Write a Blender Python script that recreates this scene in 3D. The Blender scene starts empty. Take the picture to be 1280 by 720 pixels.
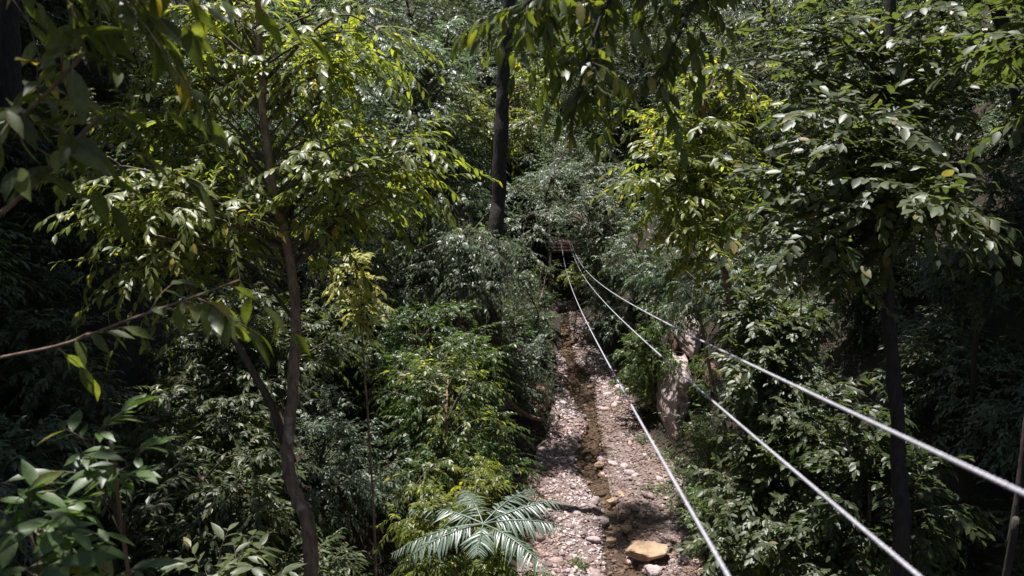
import bpy, math, random
import numpy as np
from mathutils import Vector, Matrix

# ------------------------------------------------------------------ camera, sky, sun, exposure
SC = bpy.context.scene
PITCH = math.radians(15.0)
CAM = np.array([0.0, 0.0, 12.0])
FPX = 1004.0                                   # focal length in pixels of the 1280 wide photograph
FWD = np.array([0, math.cos(PITCH), -math.sin(PITCH)])
UPV = np.array([0, math.sin(PITCH), math.cos(PITCH)])
RIGHT = np.array([1.0, 0, 0])
cam_d = bpy.data.cameras.new('camera')
cam_d.sensor_width = 36.0
cam_d.lens = 36.0 * FPX / 1280.0
cam_d.clip_end = 1000.0
cam_d.clip_start = 0.05
cam_d.dof.use_dof = True
cam_d.dof.focus_distance = 16.0
cam_d.dof.aperture_fstop = 2.8
cam = bpy.data.objects.new('camera', cam_d)
SC.collection.objects.link(cam)
cam.location = CAM
cam.rotation_euler = (math.pi / 2 - PITCH, 0, 0)
SC.camera = cam

SUN_EL, SUN_AZ = math.radians(72), math.radians(-25)      # azimuth measured from +Y (ahead) towards +X
world = bpy.data.worlds.new('World')
SC.world = world
world.use_nodes = True
wn = world.node_tree
sky = wn.nodes.new('ShaderNodeTexSky')
sky.sky_type = 'NISHITA'
sky.sun_disc = False
sky.sun_elevation = SUN_EL
sky.sun_rotation = SUN_AZ
wn.links.new(sky.outputs[0], wn.nodes['Background'].inputs[0])
wn.nodes['Background'].inputs[1].default_value = 0.05
sun_d = bpy.data.lights.new('sun', 'SUN')
sun_d.energy = 5.0
sun_d.angle = math.radians(0.5)
sun_d.color = (1.0, 0.975, 0.94)
sun = bpy.data.objects.new('sun', sun_d)
SC.collection.objects.link(sun)
SUNV = Vector((math.cos(SUN_EL) * math.sin(SUN_AZ), math.cos(SUN_EL) * math.cos(SUN_AZ), math.sin(SUN_EL)))
sun.rotation_euler = SUNV.to_track_quat('Z', 'Y').to_euler()
sun.location = SUNV * 60
SC.view_settings.view_transform = 'Standard'
SC.view_settings.look = 'None'
SC.view_settings.gamma = 1.0
SC.view_settings.exposure = 0.92
SC.render.engine = 'CYCLES'
SC.cycles.max_bounces = 6
SC.cycles.diffuse_bounces = 3
SC.cycles.glossy_bounces = 2
SC.cycles.transmission_bounces = 4
SC.cycles.transparent_max_bounces = 4
SC.cycles.use_denoising = True
SC.cycles.sample_clamp_indirect = 4.0

# ------------------------------------------------------------------ helpers
COL = SC.collection
RNG = np.random.default_rng(7)


def at(px, py, d):
    """the point of the place seen at photograph pixel (px, py), d metres along the view axis"""
    return CAM + d * (FWD + (px - 640) / FPX * RIGHT - (py - 360) / FPX * UPV)


def ground_hit(px, py):
    d = CAM[2] / (math.sin(PITCH) + (py - 360) / FPX * math.cos(PITCH))
    return at(px, py, d)


def nrm(v):
    v = np.asarray(v, float)
    return v / np.maximum(np.linalg.norm(v, axis=-1, keepdims=True), 1e-9)


def build(name, V, F, mat, parent=None, base=(0, 0, 0), smooth=False):
    """V (n,3) numpy, F (m,k) numpy of one polygon size"""
    me = bpy.data.meshes.new(name)
    V = np.asarray(V, np.float32) - np.asarray(base, np.float32)
    F = np.asarray(F, np.int32)
    m, k = F.shape
    me.vertices.add(len(V)); me.vertices.foreach_set('co', V.ravel())
    me.loops.add(m * k); me.loops.foreach_set('vertex_index', F.ravel())
    me.polygons.add(m)
    me.polygons.foreach_set('loop_start', np.arange(0, m * k, k, dtype=np.int32))
    try:
        me.polygons.foreach_set('loop_total', np.full(m, k, np.int32))
    except Exception:
        pass
    if smooth:
        me.polygons.foreach_set('use_smooth', np.ones(m, bool))
    me.update(calc_edges=True)
    me.validate()
    me.materials.append(mat)
    o = bpy.data.objects.new(name, me)
    COL.objects.link(o)
    if parent is not None:
        o.parent = parent
    return o


def tag(o, label=None, cat=None, group=None, kind=None):
    if label: o['label'] = label
    if cat: o['category'] = cat
    if group: o['group'] = group
    if kind: o['kind'] = kind
    return o


def empty(name, loc, label, cat, group=None):
    o = bpy.data.objects.new(name, None)
    o.empty_display_size = 0.2
    COL.objects.link(o)
    o.location = [float(v) for v in loc]
    return tag(o, label, cat, group)


def vnoise(x, y, seed=0):
    """smooth value noise on a unit lattice"""
    x = np.asarray(x, float); y = np.asarray(y, float)
    xi = np.floor(x).astype(np.int64); yi = np.floor(y).astype(np.int64)
    fx = x - xi; fy = y - yi
    fx = fx * fx * (3 - 2 * fx); fy = fy * fy * (3 - 2 * fy)

    def h(a, b):
        n = (a * 374761393 + b * 668265263 + seed * 1442695041) & 0x7fffffff
        n = ((n ^ (n >> 13)) * 1274126177) & 0x7fffffff
        n = n ^ (n >> 16)
        return (n & 0xffff) / 65535.0 * 2 - 1
    a = h(xi, yi) * (1 - fx) + h(xi + 1, yi) * fx
    b = h(xi, yi + 1) * (1 - fx) + h(xi + 1, yi + 1) * fx
    return a * (1 - fy) + b * fy


def fbm(x, y, seed=0, octaves=3):
    s = 0; a = 1.0
    for k in range(octaves):
        s = s + a * vnoise(np.asarray(x) * 2 ** k + 17.3 * k, np.asarray(y) * 2 ** k - 9.1 * k, seed + k)
        a *= 0.5
    return s


def smooth_path(pts, n):
    """Catmull-Rom through pts resampled to n points"""
    P = np.asarray(pts, float)
    if len(P) == 2:
        t = np.linspace(0, 1, n)[:, None]
        return P[0] * (1 - t) + P[1] * t
    Q = np.vstack([2 * P[0] - P[1], P, 2 * P[-1] - P[-2]])
    u = np.linspace(0, len(P) - 1 - 1e-6, n)
    i = u.astype(int); f = (u - i)[:, None]
    p0, p1, p2, p3 = Q[i], Q[i + 1], Q[i + 2], Q[i + 3]
    return 0.5 * (2 * p1 + (p2 - p0) * f + (2 * p0 - 5 * p1 + 4 * p2 - p3) * f ** 2 + (3 * p1 - p0 - 3 * p2 + p3) * f ** 3)


def tube(path, r0, r1, sides=6, knob=0.0, rng=None, flare=0.0):
    """tapered tube along a path: V, F(quads)"""
    P = np.asarray(path, float); n = len(P)
    T = nrm(np.gradient(P, axis=0))
    ref = np.array([0.31, 0.87, 0.13])
    A = nrm(np.cross(T, ref)); B = np.cross(T, A)
    t = np.linspace(0, 1, n)
    r = r0 * (1 - t) + r1 * t
    if flare: r = r * (1 + flare * np.exp(-t * 14))
    r = np.repeat(r[:, None], sides, 1)
    if knob and rng is not None:
        r = r * (1 + knob * rng.standard_normal((n, sides)) * 0.5 + knob * rng.standard_normal((n, 1)))
    a = np.linspace(0, 2 * np.pi, sides, endpoint=False)
    V = P[:, None, :] + r[..., None] * (np.cos(a)[None, :, None] * A[:, None, :] + np.sin(a)[None, :, None] * B[:, None, :])
    V = V.reshape(-1, 3)
    i = np.arange(n - 1)[:, None] * sides; j = np.arange(sides)[None, :]; k = (j + 1) % sides
    F = np.stack([i + j, i + k, i + sides + k, i + sides + j], -1).reshape(-1, 4)
    return V, F


def merge(parts):
    Vs, Fs, o = [], [], 0
    for V, F in parts:
        Vs.append(V); Fs.append(np.asarray(F) + o); o += len(V)
    return np.vstack(Vs), np.vstack(Fs)


# leaf templates: length 1 along +X, blade in XY, +Z up; three points per station with a V fold, tip drooping
def leaf_template(stations, widths, fold=0.25, droop=0.18):
    V = [(0, 0, 0)]; F = []
    prev = None
    for s, w in zip(stations, widths):
        z = -droop * s * s
        b = len(V)
        V += [(s, w, z + fold * w), (s, 0, z), (s, -w, z + fold * w)]
        if prev is None:
            F += [(0, b + 1, b), (0, b + 2, b + 1)]
        else:
            F += [(prev, prev + 1, b), (prev + 1, b + 1, b), (prev + 1, prev + 2, b + 1), (prev + 2, b + 2, b + 1)]
        prev = b
    V.append((1, 0, -droop)); e = len(V) - 1
    F += [(prev, prev + 1, e), (prev + 1, prev + 2, e)]
    return np.array(V, float), np.array(F, int)


LEAF_FINE = leaf_template([0.16, 0.38, 0.62, 0.83], [0.10, 0.175, 0.15, 0.07])
LEAF_LONG = leaf_template([0.14, 0.36, 0.62, 0.84], [0.07, 0.125, 0.115, 0.055], droop=0.26)
LEAF_OVAL = leaf_template([0.15, 0.38, 0.64, 0.87], [0.15, 0.245, 0.22, 0.10], droop=0.12)
LEAF_MID = leaf_template([0.32, 0.68], [0.17, 0.15])
LEAF_MIDO = leaf_template([0.32, 0.7], [0.24, 0.2], droop=0.1)
LEAF_TINY = leaf_template([0.45], [0.2])
LEAF_TINYL = leaf_template([0.45], [0.13], droop=0.25)


def leaf_frames(D, N):
    X = nrm(D)
    Z = nrm(N - (N * X).sum(-1, keepdims=True) * X)
    Y = np.cross(Z, X)
    return np.stack([X, Y, Z], -1)                    # columns


def leaf_mesh(P, D, N, L, tmpl):
    V, F = tmpl
    M = leaf_frames(D, N)
    W = np.einsum('nij,vj->nvi', M, V) * np.asarray(L)[:, None, None] + P[:, None, :]
    n, k = len(P), len(V)
    Fo = (F[None] + (np.arange(n) * k)[:, None, None]).reshape(-1, F.shape[1])
    return W.reshape(-1, 3), Fo


# ------------------------------------------------------------------ materials
def new_mat(name):
    m = bpy.data.materials.new(name)
    m.use_nodes = True
    nt = m.node_tree
    return m, nt, nt.nodes['Principled BSDF'], nt.nodes['Material Output']


def ramp(nt, stops):
    r = nt.nodes.new('ShaderNodeValToRGB')
    el = r.color_ramp.elements
    el[0].position, el[0].color = stops[0][0], (*stops[0][1], 1)
    el[1].position, el[1].color = stops[-1][0], (*stops[-1][1], 1)
    for p, c in stops[1:-1]:
        e = el.new(p); e.color = (*c, 1)
    return r


def noise(nt, scale, detail=4, rough=0.55, coord='Object'):
    tc = nt.nodes.new('ShaderNodeTexCoord')
    n = nt.nodes.new('ShaderNodeTexNoise')
    n.inputs['Scale'].default_value = scale
    n.inputs['Detail'].default_value = detail
    n.inputs['Roughness'].default_value = rough
    nt.links.new(tc.outputs[coord], n.inputs['Vector'])
    return n


def leaf_mat(name, stops, trans, tw=0.35, rough=0.38, spec=0.5):
    m, nt, p, out = new_mat(name)
    geo = nt.nodes.new('ShaderNodeNewGeometry')
    oi = nt.nodes.new('ShaderNodeObjectInfo')
    add = nt.nodes.new('ShaderNodeMath'); add.operation = 'ADD'
    nt.links.new(geo.outputs['Random Per Island'], add.inputs[0]); nt.links.new(oi.outputs['Random'], add.inputs[1])
    fr = nt.nodes.new('ShaderNodeMath'); fr.operation = 'FRACT'
    nt.links.new(add.outputs[0], fr.inputs[0])
    r = ramp(nt, stops)
    nt.links.new(fr.outputs[0], r.inputs[0])
    nz = noise(nt, 9.0, 3)
    hv = nt.nodes.new('ShaderNodeHueSaturation')
    mr = nt.nodes.new('ShaderNodeMapRange')
    mr.inputs[1].default_value, mr.inputs[2].default_value, mr.inputs[3].default_value, mr.inputs[4].default_value = 0.3, 0.7, 0.75, 1.25
    nt.links.new(nz.outputs[0], mr.inputs[0]); nt.links.new(mr.outputs[0], hv.inputs['Value'])
    nt.links.new(r.outputs[0], hv.inputs['Color'])
    mx = nt.nodes.new('ShaderNodeMix'); mx.data_type = 'RGBA'          # paler underside
    mx.inputs[7].default_value = (0.10, 0.125, 0.06, 1)
    mf = nt.nodes.new('ShaderNodeMath'); mf.operation = 'MULTIPLY'; mf.inputs[1].default_value = 0.3
    nt.links.new(geo.outputs['Backfacing'], mf.inputs[0]); nt.links.new(mf.outputs[0], mx.inputs[0])
    nt.links.new(hv.outputs[0], mx.inputs[6])
    nt.links.new(mx.outputs[2], p.inputs['Base Color'])
    p.inputs['Roughness'].default_value = rough
    p.inputs['Specular IOR Level'].default_value = spec
    tb = nt.nodes.new('ShaderNodeBsdfTranslucent')
    tm = nt.nodes.new('ShaderNodeMix'); tm.data_type = 'RGBA'; tm.blend_type = 'MULTIPLY'; tm.inputs[0].default_value = 1.0
    vv = nt.nodes.new('ShaderNodeVectorMath'); vv.operation = 'SCALE'; vv.inputs[3].default_value = 3.2
    nt.links.new(hv.outputs[0], vv.inputs[0])
    nt.links.new(vv.outputs[0], tm.inputs[6]); tm.inputs[7].default_value = (*trans, 1)
    nt.links.new(tm.outputs[2], tb.inputs['Color'])
    ms = nt.nodes.new('ShaderNodeMixShader'); ms.inputs[0].default_value = tw
    nt.links.new(p.outputs[0], ms.inputs[1]); nt.links.new(tb.outputs[0], ms.inputs[2])
    nt.links.new(ms.outputs[0], out.inputs[0])
    return m


M = {}
M['leaf_green'] = leaf_mat('green_leaf', [(0, (.034, .060, .018)), (.5, (.056, .092, .027)), (.93, (.086, .130, .040)), (1, (.19, .15, .04))], (1.1, 1.2, .42), 0.33, 0.42)
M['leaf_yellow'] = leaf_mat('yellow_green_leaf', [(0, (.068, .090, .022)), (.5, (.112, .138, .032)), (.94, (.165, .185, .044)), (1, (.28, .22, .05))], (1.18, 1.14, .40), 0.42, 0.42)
M['leaf_olive'] = leaf_mat('olive_leaf', [(0, (.044, .060, .016)), (.5, (.072, .092, .024)), (.93, (.108, .130, .034)), (1, (.24, .19, .04))], (1.2, 1.15, .36), 0.4, 0.42)
M['leaf_grey'] = leaf_mat('grey_green_leaf', [(0, (.056, .082, .050)), (.5, (.088, .120, .078)), (.94, (.135, .170, .118)), (1, (.20, .18, .10))], (1.0, 1.15, .6), 0.25, 0.46, 0.6)
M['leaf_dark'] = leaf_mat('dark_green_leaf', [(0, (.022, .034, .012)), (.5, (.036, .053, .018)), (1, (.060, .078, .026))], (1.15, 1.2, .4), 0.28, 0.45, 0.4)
M['leaf_gloss'] = leaf_mat('glossy_leaf', [(0, (.036, .050, .022)), (.5, (.058, .075, .031)), (.96, (.088, .105, .045)), (1, (.2, .14, .05))], (1.1, 1.15, .42), 0.30, 0.46, 0.5)
M['leaf_fern'] = leaf_mat('palm_leaflet', [(0, (.095, .130, .098)), (.5, (.13, .17, .135)), (1, (.17, .21, .175))], (1.0, 1.1, .6), 0.22, 0.4, 0.8)
M['leaf_cream'] = leaf_mat('pale_young_leaf', [(0, (.17, .18, .05)), (.5, (.25, .25, .08)), (1, (.34, .32, .12))], (1.1, 1.1, .5), 0.3, 0.4)


M['litter'] = leaf_mat('fallen_leaf', [(0, (.09, .045, .025)), (.5, (.17, .095, .05)), (1, (.27, .17, .09))], (1.1, .9, .6), 0.15, 0.6)


def bark_mat(name, c0, c1, lichen, amt=0.6):
    m, nt, p, out = new_mat(name)
    tc = nt.nodes.new('ShaderNodeTexCoord')
    mp = nt.nodes.new('ShaderNodeMapping'); mp.inputs['Scale'].default_value = (9, 9, 2.0)
    n = nt.nodes.new('ShaderNodeTexNoise'); n.inputs['Scale'].default_value = 2.2; n.inputs['Detail'].default_value = 7
    nt.links.new(tc.outputs['Object'], mp.inputs[0]); nt.links.new(mp.outputs[0], n.inputs['Vector'])
    r = ramp(nt, [(.3, c0), (.7, c1)])
    nt.links.new(n.outputs[0], r.inputs[0])
    n2 = noise(nt, 3.1, 5, 0.62)
    r2 = ramp(nt, [(amt, (0, 0, 0)), (amt + .1, (1, 1, 1))])
    nt.links.new(n2.outputs[0], r2.inputs[0])
    mx = nt.nodes.new('ShaderNodeMix'); mx.data_type = 'RGBA'
    nt.links.new(r2.outputs[0], mx.inputs[0]); nt.links.new(r.outputs[0], mx.inputs[6]); mx.inputs[7].default_value = (*lichen, 1)
    nt.links.new(mx.outputs[2], p.inputs['Base Color'])
    p.inputs['Roughness'].default_value = 0.85
    b = nt.nodes.new('ShaderNodeBump'); b.inputs['Strength'].default_value = 0.7; b.inputs['Distance'].default_value = 0.02
    nt.links.new(n.outputs[0], b.inputs['Height']); nt.links.new(b.outputs[0], p.inputs['Normal'])
    return m


M['bark'] = bark_mat('brown_bark', (.11, .068, .045), (.30, .195, .135), (.40, .33, .26), 0.55)
M['bark_dark'] = bark_mat('dark_bark', (.018, .014, .012), (.055, .042, .034), (.08, .075, .06), 0.66)
M['twig'] = bark_mat('twig_bark', (.05, .035, .022), (.12, .09, .06), (.14, .12, .09), 0.6)
M['log'] = bark_mat('fallen_wood', (.09, .055, .036), (.24, .15, .10), (.3, .24, .19), 0.6)


def rock_mat(name, c0, c1, c2, scale=3.0, rnd=0.5, rough=0.8, silt=None):
    m, nt, p, out = new_mat(name)
    n = noise(nt, scale, 7, 0.6)
    r = ramp(nt, [(.28, c0), (.5, c1), (.72, c2)])
    nt.links.new(n.outputs[0], r.inputs[0])
    geo = nt.nodes.new('ShaderNodeNewGeometry'); oi = nt.nodes.new('ShaderNodeObjectInfo')
    add = nt.nodes.new('ShaderNodeMath'); add.operation = 'ADD'
    nt.links.new(geo.outputs['Random Per Island'], add.inputs[0]); nt.links.new(oi.outputs['Random'], add.inputs[1])
    fr = nt.nodes.new('ShaderNodeMath'); fr.operation = 'FRACT'; nt.links.new(add.outputs[0], fr.inputs[0])
    mr = nt.nodes.new('ShaderNodeMapRange'); mr.inputs[3].default_value = 1 - rnd; mr.inputs[4].default_value = 1 + rnd
    nt.links.new(fr.outputs[0], mr.inputs[0])
    hv = nt.nodes.new('ShaderNodeHueSaturation'); nt.links.new(mr.outputs[0], hv.inputs['Value'])
    nt.links.new(r.outputs[0], hv.inputs['Color'])
    if silt:
        gp = nt.nodes.new('ShaderNodeNewGeometry')
        sn = nt.nodes.new('ShaderNodeTexNoise'); sn.inputs['Scale'].default_value = .75; sn.inputs['Detail'].default_value = 5
        nt.links.new(gp.outputs['Position'], sn.inputs['Vector'])
        sr = ramp(nt, [(.44, (0, 0, 0)), (.62, (1, 1, 1))]); nt.links.new(sn.outputs[0], sr.inputs[0])
        sm = nt.nodes.new('ShaderNodeMix'); sm.data_type = 'RGBA'; sm.blend_type = 'MULTIPLY'
        sm.inputs[7].default_value = (*silt, 1)
        nt.links.new(sr.outputs[0], sm.inputs[0]); nt.links.new(hv.outputs[0], sm.inputs[6])
        nt.links.new(sm.outputs[2], p.inputs['Base Color'])
    else:
        nt.links.new(hv.outputs[0], p.inputs['Base Color'])
    p.inputs['Roughness'].default_value = rough
    b = nt.nodes.new('ShaderNodeBump'); b.inputs['Strength'].default_value = 0.5; b.inputs['Distance'].default_value = 0.03
    n2 = noise(nt, scale * 6, 6, 0.65)
    nt.links.new(n2.outputs[0], b.inputs['Height']); nt.links.new(b.outputs[0], p.inputs['Normal'])
    return m


M['pebble'] = rock_mat('pink_grey_pebble', (.23, .16, .155), (.38, .295, .295), (.52, .44, .445), 2.0, 0.55, 0.75, (.78, .66, .58))
M['pebble_brown'] = rock_mat('brown_pebble', (.12, .085, .07), (.21, .155, .135), (.32, .25, .23), 2.0, 0.5, 0.8, (.7, .6, .5))
M['boulder'] = rock_mat('tan_boulder', (.22, .14, .08), (.34, .23, .14), (.44, .33, .22), 2.6, 0.05)
M['cliff'] = rock_mat('pink_rock', (.19, .135, .125), (.37, .285, .27), (.52, .44, .43), 1.6, 0.05)
M['clay'] = rock_mat('red_clay', (.05, .026, .018), (.11, .058, .038), (.17, .095, .065), 1.6, 0.05)

m, nt, p, out = new_mat('forest_floor')
n = noise(nt, 1.3, 8, 0.65)
r = ramp(nt, [(.3, (.016, .011, .007)), (.5, (.032, .022, .014)), (.7, (.062, .038, .025))])
nt.links.new(n.outputs[0], r.inputs[0]); nt.links.new(r.outputs[0], p.inputs['Base Color'])
p.inputs['Roughness'].default_value = 0.95
b = nt.nodes.new('ShaderNodeBump'); b.inputs['Strength'].default_value = 0.9; b.inputs['Distance'].default_value = 0.08
n2 = noise(nt, 9, 6, 0.7); nt.links.new(n2.outputs[0], b.inputs['Height']); nt.links.new(b.outputs[0], p.inputs['Normal'])
M['soil'] = m

m, nt, p, out = new_mat('gravel_bed')
n = noise(nt, 14, 6, 0.7)
r = ramp(nt, [(.3, (.08, .052, .042)), (.55, (.21, .15, .135)), (.72, (.34, .27, .255))])
nt.links.new(n.outputs[0], r.inputs[0]); nt.links.new(r.outputs[0], p.inputs['Base Color'])
p.inputs['Roughness'].default_value = 0.85
b = nt.nodes.new('ShaderNodeBump'); b.inputs['Strength'].default_value = 1.0; b.inputs['Distance'].default_value = 0.05
nt.links.new(n.outputs[0], b.inputs['Height']); nt.links.new(b.outputs[0], p.inputs['Normal'])
M['bed'] = m

m, nt, p, out = new_mat('shallow_water')
nt.nodes.remove(p)
tr = nt.nodes.new('ShaderNodeBsdfTransparent'); tr.inputs[0].default_value = (.66, .63, .55, 1)
gl = nt.nodes.new('ShaderNodeBsdfGlossy'); gl.inputs['Roughness'].default_value = 0.06
fz = nt.nodes.new('ShaderNodeFresnel'); fz.inputs[0].default_value = 1.33
wnz = noise(nt, 6.0, 3)
wb = nt.nodes.new('ShaderNodeBump'); wb.inputs['Strength'].default_value = 0.12; wb.inputs['Distance'].default_value = 0.05
nt.links.new(wnz.outputs[0], wb.inputs['Height'])
nt.links.new(wb.outputs[0], gl.inputs['Normal']); nt.links.new(wb.outputs[0], fz.inputs['Normal'])
ms = nt.nodes.new('ShaderNodeMixShader')
nt.links.new(fz.outputs[0], ms.inputs[0]); nt.links.new(tr.outputs[0], ms.inputs[1]); nt.links.new(gl.outputs[0], ms.inputs[2])
nt.links.new(ms.outputs[0], out.inputs[0])
M['water'] = m

m, nt, p, out = new_mat('steel_cable')
n = noise(nt, 60, 3)
r = ramp(nt, [(.35, (.40, .385, .43)), (.7, (.60, .58, .64))])
nt.links.new(n.outputs[0], r.inputs[0]); nt.links.new(r.outputs[0], p.inputs['Base Color'])
p.inputs['Metallic'].default_value = 0.15
p.inputs['Roughness'].default_value = 0.5
M['steel'] = m

m, nt, p, out = new_mat('weathered_boards')
n = noise(nt, 5, 6, 0.65)
r = ramp(nt, [(.3, (.09, .05, .042)), (.7, (.21, .135, .115))])
nt.links.new(n.outputs[0], r.inputs[0]); nt.links.new(r.outputs[0], p.inputs['Base Color'])
p.inputs['Roughness'].default_value = 0.8
M['wood'] = m

# ------------------------------------------------------------------ the ravine: ground, gravel bed, water
YK = np.array([-30, 0, 17.3, 22.2, 25.6, 30.0, 34.9, 40.0, 46, 120.])
LK = np.array([-1.0, -.5, .39, .61, 1.55, 1.85, 2.1, 2.3, 2.4, 2.4])
RK = np.array([5.4, 5.2, 4.75, 4.9, 4.4, 4.25, 3.8, 3.3, 3.2, 3.2])
WPX = [(805, 760), (786, 720), (770, 692), (768, 650), (750, 612), (733, 575), (740, 530), (727, 480), (715, 455), (706, 435), (704, 415), (703, 395)]
WP = np.array([ground_hit(*q) for q in WPX])
WY = np.concatenate([[-30], WP[:, 1], [46, 120]]); WX = np.concatenate([[3.0], WP[:, 0], [2.8, 2.8]])
WW = np.interp                                                        # water half width by y
WWY = np.array([-30, 17.3, 19, 20.5, 22.3, 24.2, 26.5, 28.5, 30, 31.5, 32.6, 34, 36, 40, 120])
WWH = np.array([.5, .42, .36, .22, .36, .38, .22, .40, .66, .40, .16, .42, .40, .3, .3])


def bed_h(x, y):
    wx = np.interp(y, WY, WX); ww = np.interp(y, WWY, WWH)
    ch = -0.20 * np.exp(-((x - wx) / (ww * 1.05)) ** 4)
    L = np.interp(y, YK, LK); R = np.interp(y, YK, RK)
    side = 0.10 * np.clip((np.abs(x - wx) - ww) / 1.2, 0, 1)
    return ch + side + 0.05 * fbm(x * 1.1, y * 1.1, 3) + 0.02 * fbm(x * 5, y * 5, 5) + 0.75 * np.clip(y - 45, 0, None) + 0.0 * (L + R)


def ground_h(x, y):
    x = np.asarray(x, float); y = np.asarray(y, float)
    L = np.interp(y, YK, LK) + 0.25 * fbm(y * .6, y * 0 + 3, 11); R = np.interp(y, YK, RK) + 0.25 * fbm(y * .6, y * 0 + 8, 12)
    dl = np.clip(L - x, 0, None); dr = np.clip(x - R, 0, None)
    hl = np.interp(dl, [0, .7, 1.2, 9, 16, 60], [0, .25, .7, 9.0, 14.5, 34])
    hr = np.interp(dr, [0, .6, 1.0, 2.6, 9, 16, 60], [0, .25, .7, 3.4, 9.6, 15.0, 34])
    d = np.maximum(dl, dr)
    rough = np.clip(d / 2.5, 0, 1) * (0.55 * fbm(x * .35, y * .35, 21) + 0.25 * fbm(x * 1.2, y * 1.2, 22)) + np.clip(d / .5, 0, 1) * .1 * fbm(x * 3, y * 3, 23)
    back = 0.62 * np.clip(y - 45, 0, None) * np.clip(1.15 - d / 30, .2, 1)
    return np.where(d > 0, hl + hr + rough, -0.32) + back + np.where(d > 0, 0.02, 0)


def grid(xs, ys, hf):
    X, Y = np.meshgrid(xs, ys)
    Z = hf(X, Y)
    V = np.stack([X, Y, Z], -1).reshape(-1, 3)
    nx = len(xs); i = np.arange(len(ys) - 1)[:, None] * nx; j = np.arange(nx - 1)[None, :]
    F = np.stack([i + j, i + j + 1, i + nx + j + 1, i + nx + j], -1).reshape(-1, 4)
    return V, F


xs = np.concatenate([np.arange(-90, -14, 2.0), np.arange(-14, 18, .3), np.arange(18, 92, 2.0)])
ys = np.concatenate([np.arange(-40, 2, 2.0), np.arange(2, 48, .35), np.arange(48, 130, 2.0)])
V, F = grid(xs, ys, ground_h)
tag(build('ground', V, F, M['soil'], smooth=True), 'steep dark earth banks and floor of the forest ravine', 'ground', kind='structure')

ysb = np.arange(4, 41.5, .10); u = np.linspace(-.12, 1.12, 60)
Lb = np.interp(ysb, YK, LK) - .25; Rb = np.interp(ysb, YK, RK) + .35
X = Lb[:, None] + (Rb - Lb)[:, None] * u[None, :]; Y = np.repeat(ysb[:, None], len(u), 1)
edge = np.clip((np.abs(u - .5) - .44) / .18, 0, 1)
Z = bed_h(X, Y) - 0.5 * edge[None, :] ** 2
V = np.stack([X, Y, Z], -1).reshape(-1, 3)
nx = len(u); i = np.arange(len(ysb) - 1)[:, None] * nx; j = np.arange(nx - 1)[None, :]
F = np.stack([i + j, i + j + 1, i + nx + j + 1, i + nx + j], -1).reshape(-1, 4)
bed = tag(build('stream_bed', V, F, M['bed'], smooth=True), 'pinkish gravel bed along the bottom of the ravine', 'gravel bed', kind='structure')

yw = np.arange(4, 41, .2); uw = np.linspace(-1, 1, 9)
wx = np.interp(yw, WY, WX); ww = np.interp(yw, WWY, WWH) * 1.35
V = np.stack([wx[:, None] + ww[:, None] * uw[None, :], np.repeat(yw[:, None], 9, 1), np.full((len(yw), 9), -.055)], -1).reshape(-1, 3)
i = np.arange(len(yw) - 1)[:, None] * 9; j = np.arange(8)[None, :]
F = np.stack([i + j, i + j + 1, i + 9 + j + 1, i + 9 + j], -1).reshape(-1, 4)
tag(build('water', V, F, M['water'], smooth=True), 'shallow brown water trickling down the gravel stream bed', 'water', kind='structure')


# ------------------------------------------------------------------ stones
def ico(rng, sub=0, jit=0.22, flat=0.5):
    t = (1 + 5 ** .5) / 2
    v = nrm(np.array([(-1, t, 0), (1, t, 0), (-1, -t, 0), (1, -t, 0), (0, -1, t), (0, 1, t), (0, -1, -t), (0, 1, -t), (t, 0, -1), (t, 0, 1), (-t, 0, -1), (-t, 0, 1)], float))
    f = [(0, 11, 5), (0, 5, 1), (0, 1, 7), (0, 7, 10), (0, 10, 11), (1, 5, 9), (5, 11, 4), (11, 10, 2), (10, 7, 6), (7, 1, 8), (3, 9, 4), (3, 4, 2), (3, 2, 6), (3, 6, 8), (3, 8, 9), (4, 9, 5), (2, 4, 11), (6, 2, 10), (8, 6, 7), (9, 8, 1)]
    for _ in range(sub):
        v = list(map(tuple, v)); cache = {}; nf = []

        def mid(a, b):
            k = (min(a, b), max(a, b))
            if k not in cache:
                v.append(tuple(nrm((np.array(v[a]) + np.array(v[b])) / 2))); cache[k] = len(v) - 1
            return cache[k]
        for a, b, c in f:
            ab, bc, ca = mid(a, b), mid(b, c), mid(c, a)
            nf += [(a, ab, ca), (b, bc, ab), (c, ca, bc), (ab, bc, ca)]
        f = nf; v = np.array(v)
    v = np.array(v) * (1 + jit * rng.standard_normal((len(v), 1)))
    v[:, 2] *= flat
    return v, np.array(f)


PEB = [ico(RNG, 0, .2, f) for f in (.45, .55, .4, .6, .5, .35)]


def scatter_bed(n, ymin, ymax, rng, power=1.6):
    y = ymin + (ymax - ymin) * rng.random(n) ** power
    L = np.interp(y, YK, LK) - .1; R = np.interp(y, YK, RK) + .25
    x = L + (R - L) * rng.random(n)
    return x, y


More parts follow.
